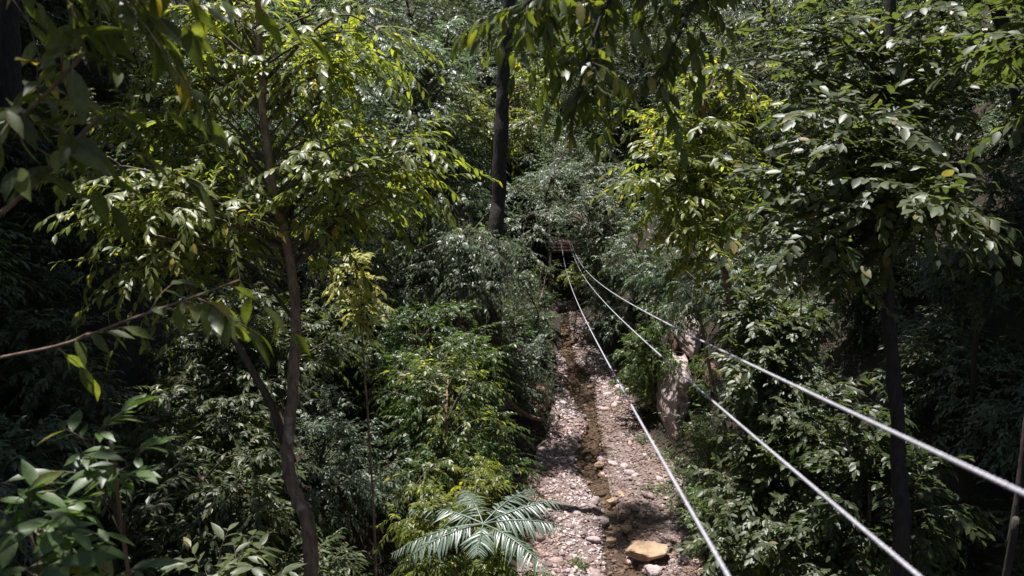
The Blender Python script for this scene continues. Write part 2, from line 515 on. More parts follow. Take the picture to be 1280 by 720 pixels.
rng = np.random.default_rng(11)
x, y = scatter_bed(15000, 14.5, 42, rng, 1.5)
size = 0.028 + 0.055 * rng.random(len(x)) ** 2.2
wet = np.abs(x - np.interp(y, WY, WX)) < np.interp(y, WWY, WWH) * .8
keep = ~wet | (rng.random(len(x)) < .5)
x, y, size = x[keep], y[keep], size[keep]
parts = []; parts_b = []
brown = rng.random(len(x)) < np.clip(.12 + .75 * (x > np.interp(y, WY, WX)) * (y < 29) + .5 * (y > 33), 0, .85)  # browner mostly right of the water and toward the far end
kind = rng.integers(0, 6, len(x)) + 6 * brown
for k in range(12):
    q = np.where(kind == k)[0]
    Vt, Ft = PEB[k % 6]
    a = rng.random(len(q)) * 6.283
    sx = size[q] * (1 + .5 * rng.random(len(q))); sy = size[q] * (.6 + .5 * rng.random(len(q))); sz = size[q] * (.7 + .7 * rng.random(len(q)))
    vx = Vt[None, :, 0] * sx[:, None]; vy = Vt[None, :, 1] * sy[:, None]; vz = Vt[None, :, 2] * sz[:, None]
    tl = rng.standard_normal((len(q), 1)) * .25
    vz = vz + tl * vx
    ca, sa = np.cos(a)[:, None], np.sin(a)[:, None]
    W = np.stack([vx * ca - vy * sa + x[q][:, None], vx * sa + vy * ca + y[q][:, None], vz + bed_h(x[q], y[q])[:, None] + .006], -1)
    Fo = (Ft[None] + (np.arange(len(q)) * len(Vt))[:, None, None]).reshape(-1, 3)
    (parts if k < 6 else parts_b).append((W.reshape(-1, 3), Fo))
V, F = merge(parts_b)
tag(build('pebbles', V, F, M['pebble_brown']), 'brown pebbles mostly on the far bank side of the stream', 'pebbles', kind='stuff')
V, F = merge(parts)
tag(build('pebbles', V, F, M['pebble']), 'small pinkish grey pebbles covering the stream bed', 'pebbles', kind='stuff')

# the larger stones, one by one, on the bed
stone_me = []
for k in range(6):
    V, F = ico(RNG, 1, .10, (.45, .6, .5, .4, .55, .7)[k])
    o = build('stone', V, F, M['pebble'], bed)
    stone_me.append(o)
x, y = scatter_bed(294, 15.5, 38, rng, 1.3)
for k in range(300):
    if k < 6:
        o = stone_me[k]; xx, yy = scatter_bed(1, 16, 30, rng); xx, yy = xx[0], yy[0]
    else:
        o = stone_me[k % 6].copy(); COL.objects.link(o); xx, yy = x[k - 6], y[k - 6]
    s = .075 + .10 * rng.random() ** 2.5
    o.location = (xx, yy, float(bed_h(xx, yy)) + s * .12)
    o.scale = (s * 1.2, s * .85, s)
    o.rotation_euler = (rng.normal() * .15, rng.normal() * .15, rng.random() * 6.28)


def rock(name, c, size, mat, label, cat='rock', sub=3, jit=.02, seed=1, rot=0.0, blocky=0.8, group=None, strata=0.0, rugged=.12, taper=0.0):
    r_ = np.random.default_rng(seed)
    V, F = ico(r_, sub, 0.0, 1.0)
    V = np.sign(V) * np.abs(V) ** .8
    for _ in range(22):                                   # random cutting planes give an angular outline
        nn = nrm(r_.standard_normal(3)); d0 = .5 + .35 * r_.random()
        s = V @ nn
        V = V - np.clip(s - d0, 0, None)[:, None] * nn[None] * blocky
    q = V * np.asarray(size) / max(size)
    nz = fbm(q[:, 0] * 3 + seed, q[:, 2] * 3 + 4, seed, 4) + fbm(q[:, 1] * 3 - seed, q[:, 2] * 3 - 7, seed + 5, 4) + fbm(q[:, 0] * 4 + 3, q[:, 1] * 4, seed + 9, 3)
    V = V * (1 + rugged * nz[:, None] * .6)
    if strata:
        V[:, :2] *= (1 + strata * (vnoise(V[:, 2] * 7 + V[:, 0] * 2, V[:, 1] * 1.5 + seed, seed) + .6 * vnoise(V[:, 2] * 17 + V[:, 0], V[:, 1] * 3 + seed, seed + 2)))[:, None]
    if taper:
        V[:, :2] *= (1 - taper * (V[:, 2:3] + .6))
    V = V * (1 + jit * r_.standard_normal((len(V), 1)))
    V = V * np.asarray(size)
    ca, sa = math.cos(rot), math.sin(rot)
    V = np.stack([V[:, 0] * ca - V[:, 1] * sa, V[:, 0] * sa + V[:, 1] * ca, V[:, 2]], -1) + np.asarray(c)
    o = build(name, V, F, mat, base=c)
    o.location = [float(v) for v in c]
    return tag(o, label, cat, group)


c = ground_hit(810, 696)
rock('boulder', (c[0], c[1], .16), (.78, .5, .34), M['boulder'], 'large flat tan boulder in the water beside the gravel', 'boulder', seed=4, rot=.25, blocky=.8)
c = ground_hit(813, 708)
rock('boulder', (c[0] + .02, c[1] - .35, .10), (.24, .2, .16), M['pebble'], 'small round grey rock just in front of the tan boulder', 'rock', seed=9, blocky=.4)
for k, (px, py, s, lab) in enumerate([
        (748, 582, .22, 'pale flat stone at the upper edge of the narrow water'),
        (766, 627, .24, 'tan stone standing alone where the stream narrows'),
        (776, 619, .18, 'brown stone on the near bank of the narrow channel'),
        (782, 661, .22, 'light stone half sunk in the middle of the water'),
        (764, 676, .17, 'mossy green stone in the shallow water above the boulder')]):
    c = ground_hit(px, py)
    rock('stream_stone', (c[0], c[1], .02), (s, s * .7, s * .45), M['boulder'], lab, 'stone', seed=20 + k, rot=k * .8, blocky=.6, group='larger stones in the stream')

# rock faces of the far bank: pink rock with a clay hollow above it
def rock_panel(name, label, cat, rows, d, mat, bulge, seed):
    """a craggy rock face bulging out of the bank; rows give its two edges down its height"""
    py = np.array([q[0] for q in rows], float)
    nv, nu = 64, 40
    v = np.linspace(py[0], py[-1], nv); u = np.linspace(-1, 1, nu)
    l = np.interp(v, py, [q[1] for q in rows]); r = np.interp(v, py, [q[2] for q in rows])
    t = (v - py[0]) / (py[-1] - py[0])
    A = (l[:, None] + r[:, None]) / 2 + u[None] * (r - l)[:, None] / 2
    Pw = np.array([[at(A[i, j], v[i], d) for j in range(nu)] for i in range(nv)])
    X_, Z_ = Pw[..., 0], Pw[..., 2]
    prof = 1 - np.abs(u[None]) ** 2.6
    prof = prof * np.minimum(1, 6 * (t[:, None] + .02)) ** .5
    ridge = 1 - np.abs(fbm(X_ * 3.1 + seed, Z_ * .9, seed, 4))
    cracks = 1 - np.abs(fbm(X_ * 1.5 + Z_ * .8, Z_ * 2.6 - X_, seed + 4, 4))
    block = np.round(2.2 * fbm(X_ * 1.3 + 2, Z_ * .8 + seed, seed + 8, 2)) / 2.2
    Pw[..., 1] -= bulge * prof * (1 + .35 * t[:, None]) + .20 * ridge * prof + .16 * cracks * prof + .16 * block * prof - .5
    Pw[..., 0] += .05 * fbm(Z_ * 4, X_ * 4 + 9, seed + 11, 3)
    Pw[:, 0, 1] += 1.0; Pw[:, -1, 1] += 1.0; Pw[0, :, 1] += .6
    i = np.arange(nv - 1)[:, None] * nu; j = np.arange(nu - 1)[None, :]
    F = np.stack([i + j, i + nu + j, i + nu + j + 1, i + j + 1], -1).reshape(-1, 4)
    c0 = at((l[0] + r[0]) / 2, py[-1], d)
    o = build(name, Pw.reshape(-1, 3), F, mat, base=c0)
    o.location = [float(q) for q in c0]
    return tag(o, label, cat)


rock_panel('rock_face', 'tall pink rock face rising from the gravel on the far bank', 'rock face', [(455, 848, 864), (475, 842, 868), (495, 834, 870), (515, 828, 872), (535, 830, 874), (556, 836, 872)], 26.6, M['cliff'], .55, 3)
rock_panel('rock_face', 'weathered pink rock above the clay hollow of the tall rock face', 'rock face', [(402, 860, 876), (415, 855, 882), (430, 851, 882), (442, 853, 876)], 27.6, M['cliff'], .5, 5)
rock_panel('clay_bank', 'red clay hollow between the two pink rocks', 'clay bank', [(432, 848, 874), (445, 845, 872), (458, 844, 870), (470, 846, 868)], 28.0, M['clay'], .25, 7)
rock_panel('clay_bank', 'shaded reddish brown clay bank behind the leafy shrub', 'clay bank', [(465, 892, 925), (485, 886, 930), (505, 888, 930), (525, 892, 925)], 25.6, M['clay'], .35, 9)
c = at(672, 500, 29.5)
rock('earth_bank', (c[0] - .2, c[1], .30), (.65, 1.5, .55), M['clay'], 'low reddish earth bank under the grey bush at the pool', 'earth bank', sub=4, jit=.01, seed=39, rugged=.25)

# ------------------------------------------------------------------ plants
CROWN_TRIS = [0]


class Plant:
    """collects wood and leaves of one plant in world space, then builds it as trunk, limbs, leaves and crown"""

    def __init__(self, name, label, cat, base, seed, group=None):
        self.base = np.asarray(base, float)
        self.rng = np.random.default_rng(seed)
        self.root = empty(name, base, label, cat, group)
        self.limbs = []; self.P = []; self.D = []; self.N = []; self.L = []
        self.trunks = []

    def trunk(self, pts, r0, r1, mat='bark', sides=10, n=None, knob=.05, flare=.3):
        n = n or max(14, 8 * len(pts))
        path = smooth_path(pts, n)
        path = path + self.rng.standard_normal(path.shape) * r0 * .08
        V, F = tube(path, r0, r1, sides, knob, self.rng, flare)
        self.trunks.append((V, F, mat))
        self.path = path
        return path

    def limb(self, pts, r0, r1, mat='twig', sides=5, n=None):
        path = smooth_path(pts, n or 5 * len(pts))
        self.limbs.append([tube(path, r0, r1, sides)])
        return path

    def twig_leaves(self, P0, D0, length, n_leaf, leaf, droop=.35, spread=58, hang=.15, up=1.0, jit=.3, size_var=.35, tuft=False):
        """twigs from points P0 along D0 with alternate leaves; vectorised over twigs"""
        rng = self.rng; n = len(P0)
        D0 = nrm(D0); length = np.broadcast_to(length, (n,)).astype(float)
        t = np.linspace(.12, 1, n_leaf)
        t = np.clip(t[None] + rng.normal(0, .25 / n_leaf, (n, n_leaf)), .02, 1)
        if tuft: t = .7 + .3 * t
        g = np.array([0, 0, -1.0])
        pos = P0[:, None] + length[:, None, None] * (D0[:, None] * t[..., None] + g * (droop * t ** 2)[..., None])
        tan = nrm(D0[:, None] + g * (2 * droop * t)[..., None])
        sidev = nrm(np.cross(tan, np.array([0, 0, 1.0]) + .25 * rng.standard_normal((n, 1, 3))))
        sgn = np.where((np.arange(n_leaf) % 2) == 0, 1.0, -1.0)[None, :, None]
        ang = np.radians(spread * (1.12 - .75 * t) + rng.normal(0, 10, t.shape))[..., None]
        d = tan * np.cos(ang) + sgn * sidev * np.sin(ang) + hang * g + rng.normal(0, .14, pos.shape)
        nn = up * np.array([0, 0, 1.0]) + jit * rng.standard_normal(pos.shape) + .25 * tan
        s = leaf * (1 + size_var * rng.uniform(-1, 1, t.shape)) * (1.0 - .25 * np.abs(t - .55))
        self.P.append(pos.reshape(-1, 3)); self.D.append(d.reshape(-1, 3)); self.N.append(nn.reshape(-1, 3)); self.L.append(s.ravel())
        return pos

    def add_twig_wood(self, P0, D0, length, droop, r, limb_i=-1, k=3):
        t = np.linspace(0, 1, k)
        g = np.array([0, 0, -1.0])
        D0 = nrm(D0); length = np.broadcast_to(length, (len(P0),))
        parts = []
        for p, d, l in zip(P0, D0, length):
            path = p + l * (d * t[:, None] + g * (droop * t ** 2)[:, None])
            parts.append(tube(path, r, r * .4, 3))
        if parts:
            if not self.limbs: self.limbs.append([])
            self.limbs[limb_i] += parts

    def clump(self, centre, radii, n_limb, n_twig, n_leaf, leaf, twig_len=.6, droop=.35, hang=.15, spread=58, origin=None, limb_r=.03, jit=.3, up=1.0, tuft=False, wood=True, limb_mat='twig'):
        """limbs from the trunk into an ellipsoid, twigs off their outer part, leaves off the twigs"""
        rng = self.rng; centre = np.asarray(centre, float); radii = np.asarray(radii, float)
        for _ in range(n_limb):
            v = nrm(rng.standard_normal(3)); rr = rng.random() ** .4
            end = centre + v * radii * rr
            if origin is not None:
                o = np.asarray(origin, float)
            else:
                pz = self.path
                zt = end[2] - (.25 + .3 * rng.random()) * np.linalg.norm((end - centre)[:2]) - .3
                o = pz[np.argmin(np.abs(pz[:, 2] - zt))]
            midp = (o + end) / 2 + np.array([0, 0, .12 * np.linalg.norm(end - o)]) + rng.normal(0, .08, 3) * np.linalg.norm(end - o)
            path = smooth_path([o, midp, end], 9)
            self.limbs.append([tube(path, limb_r * (.7 + .5 * rng.random()), limb_r * .2, 5)])
            u = .35 + .65 * rng.random(n_twig) ** .7
            u[0] = 1.0
            idx = np.clip((u * 8).astype(int), 0, 7); f = (u * 8 - idx)[:, None]
            P0 = path[idx] * (1 - f) + path[idx + 1] * f
            tan = nrm(path[idx + 1] - path[idx])
            out = nrm(P0 - centre)
            D0 = nrm(.55 * tan + .55 * out + .75 * rng.standard_normal((n_twig, 3)) * np.array([1, 1, .55]) + np.array([0, 0, .12]))
            ln = twig_len * (.6 + .7 * rng.random(n_twig))
            self.twig_leaves(P0, D0, ln, n_leaf, leaf, droop, spread, hang, up, jit, tuft=tuft)
            if wood: self.add_twig_wood(P0, D0, ln, droop, max(.004, limb_r * .22))

    def finish(self, leaf_mat, tmpl=LEAF_TINY, n_parts=0, part_tmpl=None, limb_mat='twig', keep_limbs=10):
        base = self.base; root = self.root
        for V, F, mt in self.trunks:
            build('trunk', V, F, M[mt], root, base, smooth=True)
        if self.limbs:
            L = [merge(l) for l in self.limbs if l]
            L.sort(key=lambda q: -np.ptp(q[0], axis=0).max())
            big, rest = L[:keep_limbs], L[keep_limbs:]
            for V, F in big:
                build('limb', V, F, M[limb_mat], root, base, smooth=True)
            if rest:
                V, F = merge(rest)
                tag(build('twigs', V, F, M[limb_mat], root, base, smooth=True), kind='stuff')
        if not self.P: return self.root
        P, D, N, Ln = (np.concatenate(q) for q in (self.P, self.D, self.N, self.L))
        if n_parts:
            rel = P - CAM
            dep = rel @ FWD; px = 640 + FPX * rel[:, 0] / np.maximum(dep, .1); py = 360 - FPX * (rel @ UPV) / np.maximum(dep, .1)
            seen = (dep > .3) & (px > -60) & (px < 1340) & (py > -60) & (py < 780)
            score = np.where(seen, Ln / np.maximum(dep, .3), -1)
            order = np.argsort(-score)
            top = order[:n_parts]; top = top[score[top] > 0]
            mask = np.ones(len(P), bool); mask[top] = False
            Vt, Ft = part_tmpl or LEAF_FINE
            first = None
            Mf = leaf_frames(D[top], N[top])
            for k, q in enumerate(top):
                if first is None:
                    first = build('leaf', Vt, Ft, M[leaf_mat], root, smooth=True); o = first
                else:
                    o = first.copy(); COL.objects.link(o)
                mm = Matrix([[*(Mf[k][r] * Ln[q]), P[q][r] - base[r]] for r in range(3)] + [[0, 0, 0, 1]])
                o.matrix_basis = mm
            P, D, N, Ln = P[mask], D[mask], N[mask], Ln[mask]
        if len(P):
            V, F = leaf_mesh(P, D, N, Ln, tmpl)
            CROWN_TRIS[0] += len(F)
            tag(build('crown', V, F, M[leaf_mat], root, base, smooth=False), kind='stuff')
        return self.root


def gz(x, y):
    return float(ground_h(np.array([x]), np.array([y]))[0])


def foot(p):
    return np.array([p[0], p[1], gz(p[0], p[1]) - .1])

# ---- undergrowth over the banks: low leafy stems nobody could count
def undergrowth(name, label, n_clump, x0, x1, y0, y1, leaf, mat, seed, hmin=.3, hmax=1.1, nleaf=12, cond=None, tmpl=LEAF_TINY, dmin=.35):
    r_ = np.random.default_rng(seed)
    x = r_.uniform(x0, x1, n_clump * 3); y = r_.uniform(y0, y1, n_clump * 3)
    L = np.interp(y, YK, LK); R = np.interp(y, YK, RK)
    d = np.maximum(L - x, x - R)
    ok = d > dmin + .5 * r_.random(len(x))
    # keep what the camera can look towards
    z = ground_h(x, y)
    P = np.stack([x, y, z], -1); rel = P - CAM
    dep = rel @ FWD
    ok &= (dep > 2.5) & (np.abs(rel[:, 0]) < dep * .74 + 2)
    if cond is not None: ok &= cond(x, y, d)
    P = P[ok][:n_clump]
    rep = 4
    base = np.repeat(P, rep, 0)
    h = r_.uniform(hmin, hmax, len(base))
    D = nrm(np.stack([r_.normal(0, .75, len(base)), r_.normal(0, .75, len(base)), np.ones(len(base))], -1))
    pl = Plant.__new__(Plant); pl.rng = r_; pl.P, pl.D, pl.N, pl.L = [], [], [], []
    pl.twig_leaves(base, D, h, nleaf, leaf, .35, 70, .25, 1.0, .45, .5)
    V, F = leaf_mesh(pl.P[0], pl.D[0], pl.N[0], pl.L[0], tmpl)
    o = build(name, V, F, M[mat])
    return tag(o, label, 'undergrowth', kind='stuff')


undergrowth('undergrowth', 'dense mid green undergrowth covering the near ravine banks', 330, -14, 16, 6, 30, .13, 'leaf_green', 1, .35, 1.1, 11)
undergrowth('undergrowth', 'grey green undergrowth covering the upper slopes of the ravine', 400, -32, 34, 16, 60, .17, 'leaf_grey', 2, .5, 1.6, 10)
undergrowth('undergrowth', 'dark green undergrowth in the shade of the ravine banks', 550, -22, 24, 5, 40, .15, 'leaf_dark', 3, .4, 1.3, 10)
undergrowth('ground_cover', 'low bright green ground cover along the gravel edges', 260, -2, 7, 15, 36, .075, 'leaf_green', 4, .08, .3, 9, lambda x, y, d: d < 1.0, LEAF_TINY, -.25)


# ---- generic background trees: five built, the rest copies
def make_generic(name, label, group, seed, H, cr, leaf, mat, n_limb, bark='bark_dark', tmpl=LEAF_TINY, droop=.35, n_twig=10, n_leaf=14, tl=.9):
    p = Plant(name, label, 'tree', (0, 0, 0), seed, group)
    r_ = p.rng
    p.trunk([(0, 0, 0), (r_.normal(0, .2), r_.normal(0, .2), H * .4), (r_.normal(0, .4), r_.normal(0, .4), H * .75), (r_.normal(0, .5), r_.normal(0, .5), H + cr * .3)], .16, .04, bark)
    p.clump((0, 0, H), (cr, cr, cr * .95), n_limb, n_twig, n_leaf, leaf, tl, droop)
    p.clump((0, 0, H * .5), (cr * .9, cr * .9, cr * .7), n_limb // 2, n_twig, n_leaf, leaf, tl, droop)
    return p.finish(mat, tmpl, keep_limbs=6)


def copy_tree(root, loc, rz, s, label=None, group=None):
    c = root.copy(); COL.objects.link(c)
    c.location = [float(v) for v in loc]; c.rotation_euler = (0, 0, rz); c.scale = (s, s, s)
    if label: c['label'] = label
    if group: c['group'] = group
    for ch in [o for o in root.children]:
        k = ch.copy(); COL.objects.link(k); k.parent = c
    return c


GB = 'forest trees massed on the far slopes'
variants = [
    make_generic('forest_tree', 'grey green forest tree ', GB, 101, 5.5, 2.6, 0.115, 'leaf_grey', 40, n_leaf=18),
    make_generic('forest_tree', 'dark green forest tree ', GB, 102, 6.0, 2.8, 0.12, 'leaf_dark', 40, n_leaf=18),
    make_generic('forest_tree', 'mid green forest tree ', GB, 103, 5.0, 2.5, 0.115, 'leaf_green', 40, n_leaf=18),
    make_generic('forest_tree', 'grey green forest tree ', GB, 104, 6.5, 3.0, 0.11, 'leaf_grey', 44, n_leaf=18),
]
vl = [v['label'] for v in variants]
r_ = np.random.default_rng(55)
spots = [(2.6 + r_.uniform(-.5, .5) + a * 2.1, 46.2 + b * 2.3 + r_.uniform(-.5, .5)) for b in range(6) for a in (-2, -1, 0, 1, 2)]
tries = 0
while len(spots) < 150 and tries < 6000:
    tries += 1
    y_ = r_.uniform(20, 66); x_ = r_.uniform(-32, 34)
    L_ = np.interp(y_, YK, LK); R_ = np.interp(y_, YK, RK)
    d_ = max(L_ - x_, x_ - R_)
    if y_ < 43 and d_ < 4.5: continue
    if y_ < 47 and d_ < 1.5: continue
    if abs(x_) > y_ * .70 + 2: continue
    if any((x_ - a) ** 2 + (y_ - b) ** 2 < 2.4 ** 2 for a, b in spots): continue
    spots.append((x_, y_))
used = set()
TZ = [('high on the slope behind the slender tree', -99, 1, 0, 32), ('on the slope beyond the tall dark trunk', -99, 2.4, 32, 46), ('on the far slope above the cables', 2, 99, 0, 32), ('on the slope beyond the sunlit yellow green tree', 2, 99, 32, 46), ('on the rising ground behind the platform', -99, 99, 46, 99)]
for x_, y_ in spots:
    tz = next(z for z in TZ if z[1] <= x_ <= z[2] and z[3] <= y_ <= z[4])
    GB = 'forest trees ' + tz[0]
    k = int(r_.integers(0, 4)); s_ = r_.uniform(.8, 1.25)
    loc = (x_, y_, gz(x_, y_) - .2)
    if k not in used:
        used.add(k); v = variants[k]; tag(v, vl[k] + tz[0], None, GB); v.location = loc; v.scale = (s_,) * 3; v.rotation_euler.z = r_.random() * 6.28
    else:
        copy_tree(variants[k], loc, r_.random() * 6.28, s_, vl[k] + tz[0], GB)

# ---- canopy trees added to shade both banks, crowns out of view
def canopy(label, x_, y_, zc, rad, seed, lean=(0, 0), n_limb=34, extra=None):
    b_ = np.array([x_, y_, gz(x_, y_) - .2])
    p = Plant('shade_canopy_tree', label, 'tree', b_, seed, 'added shade canopy trees over the ravine')
    top = np.array([x_ + lean[0], y_ + lean[1], zc])
    p.trunk([b_, b_ * .6 + top * .4 + p.rng.normal(0, .2, 3), b_ * .25 + top * .75, top], .22, .07, 'bark_dark', 9)
    p.clump(top, rad, n_limb, 12, 12, .42, 1.3, .35, limb_r=.06)
    if extra: p.clump(extra[0], extra[1], 14, 10, 12, .40, .8, .35, limb_r=.05)
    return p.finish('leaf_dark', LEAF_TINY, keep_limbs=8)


canopy('added shade canopy tree with a tall trunk in the black shade at the edge of the view', -9.5, 15, 19, (4.4, 5, 2.6), 401, (.3, 3))
canopy('added shade canopy tree rising from the dark slope behind the drooping leaves', -13, 11, 19, (5, 6, 2.6), 402, (.5, 2))
canopy('added shade canopy tree on the dark upper slope above the slender tree', -14, 20, 20, (5, 4.5, 2.6), 403, (1, 3))
canopy('added shade canopy tree standing in deep shade behind the dark trunked tree', 12.5, 15.5, 18.5, (4.0, 4.5, 2.4), 404, (-3, 0.5), 40)
canopy('added shade canopy tree on the shaded far slope at the edge of the view', 14, 14, 19, (5, 5, 2.6), 405, (.5, 3))
canopy('added shade canopy tree standing low in the shade beside the slim bare trunk', 10, 6, 17.5, (3.6, 4, 2.2), 406, (.3, 2))
canopy('added shade canopy tree with leaning trunk in the shade beside the bare bough', -9.3, 11.5, 18.2, (2.4, 4.6, 1.8), 407, (0, 3), 30)
canopy('added shade canopy tree close behind the dark trunked tree in the shade', 11.5, 12, 18.2, (2.6, 4.0, 1.8), 408, (-4.3, 2.5), 32)
canopy('added shade canopy tree at the dark edge behind the floating leaves', -6.5, 5.5, 17.2, (2.4, 2.6, 1.4), 409, (-.2, 1.5), 24)
canopy('added shade canopy tree high on the far slope above the broad leaved tree', 13.5, 20, 18.8, (3.4, 3.4, 1.9), 410, (-4, .8), 34)
canopy('added shade canopy tree leaning out of the black shade over the low glossy shrubs', -10.8, 9.5, 17.8, (1.5, 2.6, 1.1), 411, (4.0, 1.8), 22)

# ---- shrubs massed over the slopes: six built, the rest copies
def make_shrub(label, group, seed, leaf, mat, cr, tmpl=LEAF_TINY, nl=15, hang=.25, droop=.4):
    p = Plant('slope_shrub', label, 'bush', (0, 0, 0), seed, group)
    p.trunk([(0, 0, 0), (p.rng.normal(0, .1), p.rng.normal(0, .1), cr * .6), (p.rng.normal(0, .2), p.rng.normal(0, .2), cr * 1.2)], .05, .015, 'bark_dark', 6)
    p.clump((0, 0, cr * .75), (cr, cr, cr * .75), nl, 9, 13, leaf, .5, droop, hang, limb_r=.015)
    return p.finish(mat, tmpl, keep_limbs=3)


SH = [('grey', .105, 'leaf_grey', 1.2), ('dark green', .11, 'leaf_dark', 1.3), ('mid green', .105, 'leaf_green', 1.1), ('fine grey', .085, 'leaf_grey', 1.1), ('glossy', .11, 'leaf_gloss', 1.2), ('small dark', .095, 'leaf_dark', 1.1)]
protos = [make_shrub('x', 'x', 500 + k, lf, mt, cr, nl=46) for k, (tone, lf, mt, cr) in enumerate(SH)]
ZONES = [('on the slope behind the slender tree', -30, 1, 6, 24), ('on the slope below the tall dark trunk', -30, 2.4, 24, 46), ('on the far bank under the cables', 3, 32, 6, 24), ('on the slope behind the pink rock face', 3, 32, 24, 46), ('on the rising slope behind the platform', -30, 32, 46, 62)]
r_ = np.random.default_rng(66)
pts_ = []; used = set(); tries = 0
while len(pts_) < 298 and tries < 60000:
    tries += 1
    y_ = r_.uniform(7, 50); x_ = r_.uniform(-28, 30)
    L_ = np.interp(y_, YK, LK); R_ = np.interp(y_, YK, RK); d_ = max(L_ - x_, x_ - R_)
    if d_ < (1.7 if y_ < 28 else .8) and y_ < 47: continue
    if abs(x_) > y_ * .70 + 1.5: continue
    if y_ > 40 and abs(x_ - 2.8) < 2.2 and y_ < 44: continue
    if 23 < y_ < 28 and 4.4 < x_ < 7: continue
    if 8 < y_ < 14.5 and -3.4 < x_ < -.9: continue
    if any((x_ - a) ** 2 + (y_ - b) ** 2 < (1.2 + .025 * y_) ** 2 for a, b in pts_): continue
    pts_.append((x_, y_))
    k = int(r_.integers(0, 6)); s_ = r_.uniform(.75, 1.3) if d_ > 1.7 else r_.uniform(.45, .65)
    zone = next((z for z in ZONES if z[1] <= x_ <= z[2] and z[3] <= y_ <= z[4]), ZONES[-1])
    lab = f'{SH[k][0]} leaved shrub massed {zone[0]}'; grp = f'shrubs massed {zone[0]}'
    loc = (x_, y_, gz(x_, y_) - .1)
    if k not in used:
        used.add(k); v = protos[k]; v.location = loc; v.scale = (s_,) * 3; tag(v, lab, 'bush', grp)
    else:
        copy_tree(protos[k], loc, r_.random() * 6.28, s_, lab, grp)


# ---- the slender tree in the sun beside the gully
d0 = 9.0
tr = [(391, 720), (384, 655), (370, 620), (359, 580), (360, 550), (364, 510), (368, 460), (369, 385), (360, 310), (345, 250), (335, 200), (327, 100), (322, 0), (318, -110)]
pts = [at(a, b, d0 - .25) for a, b in tr]
b_ = foot(pts[0] + np.array([.12, -.1, 0]))
p = Plant('slender_tree', 'slender leaning tree with forked brown trunk and sunlit drooping leaves beside the gully', 'tree', b_, 201)
p.trunk([b_, (b_ + pts[0]) / 2 + np.array([.1, 0, 0])] + pts, .088, .034, 'bark', 12, n=90, knob=.035)
fork = p.limb([at(356, 556, d0), at(341, 510, d0 - .1), at(318, 468, d0 - .15), at(290, 420, d0 - .3), at(262, 382, d0 - .4), at(235, 355, d0 - .6), at(200, 300, d0 - .7)], .05, .02, sides=8, n=30)
S = dict(leaf=.135, twig_len=.75, droop=.34, hang=.26, spread=56, limb_r=.022, jit=.28)
for (px, py, d, rad, nl) in [
        (440, 40, 9.2, (.9, .9, .55), 10), (400, 120, 9.8, (.8, .8, .5), 7), (470, 205, 8.8, (.75, .8, .40), 12), (430, 255, 9.3, (.7, .7, .35), 8),
        (240, 70, 9.8, (.9, .9, .6), 10), (170, 170, 9.4, (.8, .9, .5), 7), (240, 190, 9.6, (.8, .8, .55), 9), (190, 260, 8.8, (.75, .8, .45), 10), (270, 285, 9.5, (.7, .7, .4), 8), (310, 20, 9.8, (.8, .8, .5), 6)]:
    p.clump(at(px, py, d), rad, nl, 7, 16, **S)
p.clump(at(190, 330, 8.6), (.7, .6, .35), 8, 6, 11, origin=fork[-4], **S)
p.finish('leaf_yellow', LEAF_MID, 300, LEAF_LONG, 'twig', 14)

# ---- the shaded tree across the gully with broad glossy leaves
d0 = 10.0
tr = [(1122, 720), (1124, 600), (1122, 520), (1114, 430), (1109, 340), (1112, 220), (1112, 100), (1114, 0), (1114, -100)]
pts = [at(a, b, d0) for a, b in tr]
b_ = foot(pts[0] + np.array([0, .1, 0]))
p = Plant('broadleaf_tree', 'upright dark trunked tree carrying broad pale glinting leaves beside the cables', 'tree', b_, 211)
p.trunk([b_] + pts, .10, .055, 'bark_dark', 12, n=60, knob=.03)
S = dict(leaf=.155, twig_len=.65, droop=.22, hang=.12, spread=62, limb_r=.022, jit=.35)
for (px, py, d, rad, nl) in [
        (1060, 210, 8.6, (1.05, .9, .35), 12), (1150, 240, 8.4, (.85, .7, .3), 8), (1090, 275, 8.6, (.95, .8, .35), 8), (1010, 160, 9.2, (.8, .8, .4), 7),
        (980, 70, 9.8, (.9, .9, .5), 9), (1060, 60, 9.8, (.8, .9, .5), 8), (1190, 120, 9.8, (.9, .9, .5), 8), (1000, 250, 9.4, (.8, .8, .4), 7), (1180, 40, 10, (.9, .9, .5), 7), (1010, 320, 9.6, (.7, .8, .35), 8)]:
    p.clump(at(px, py, d), rad, nl, 8, 11, **S)
p.finish('leaf_gloss', LEAF_MIDO, 300, LEAF_OVAL, 'twig', 14)

# ---- yellow-green sunlit tree above the far bank
c = at(862, 190, 15.5)
b_ = foot(c + np.array([2.2, 1.0, 0]))
p = Plant('sunlit_tree', 'bright yellow green tree catching the sun above the upper cable', 'tree', b_, 221)
p.trunk([b_, b_ * .5 + c * .5 + np.array([.5, .2, 0]), c + np.array([.4, .2, -.5]), c + np.array([.2, 0, 1.2])], .11, .04, 'bark', 9)
S = dict(leaf=.19, twig_len=.75, droop=.28, hang=.2, spread=58, limb_r=.025, jit=.35)
for (px, py, d, rad, nl) in [(870, 145, 15.2, (1.3, 1.1, .45), 13), (930, 185, 15.5, (1.0, 1.0, .45), 9), (830, 235, 14.6, (.9, .9, .4), 9), (890, 260, 14.8, (1.0, .9, .4), 9), (805, 195, 15, (.6, .8, .35), 6), (870, 310, 14.4, (.8, .8, .35), 7), (930, 100, 16, (1.1, 1.0, .7), 8)]:
    p.clump(at(px, py, d), rad, nl, 7, 12, **S)
p.finish('leaf_yellow', LEAF_MID, 300, LEAF_FINE, 'twig', 10)

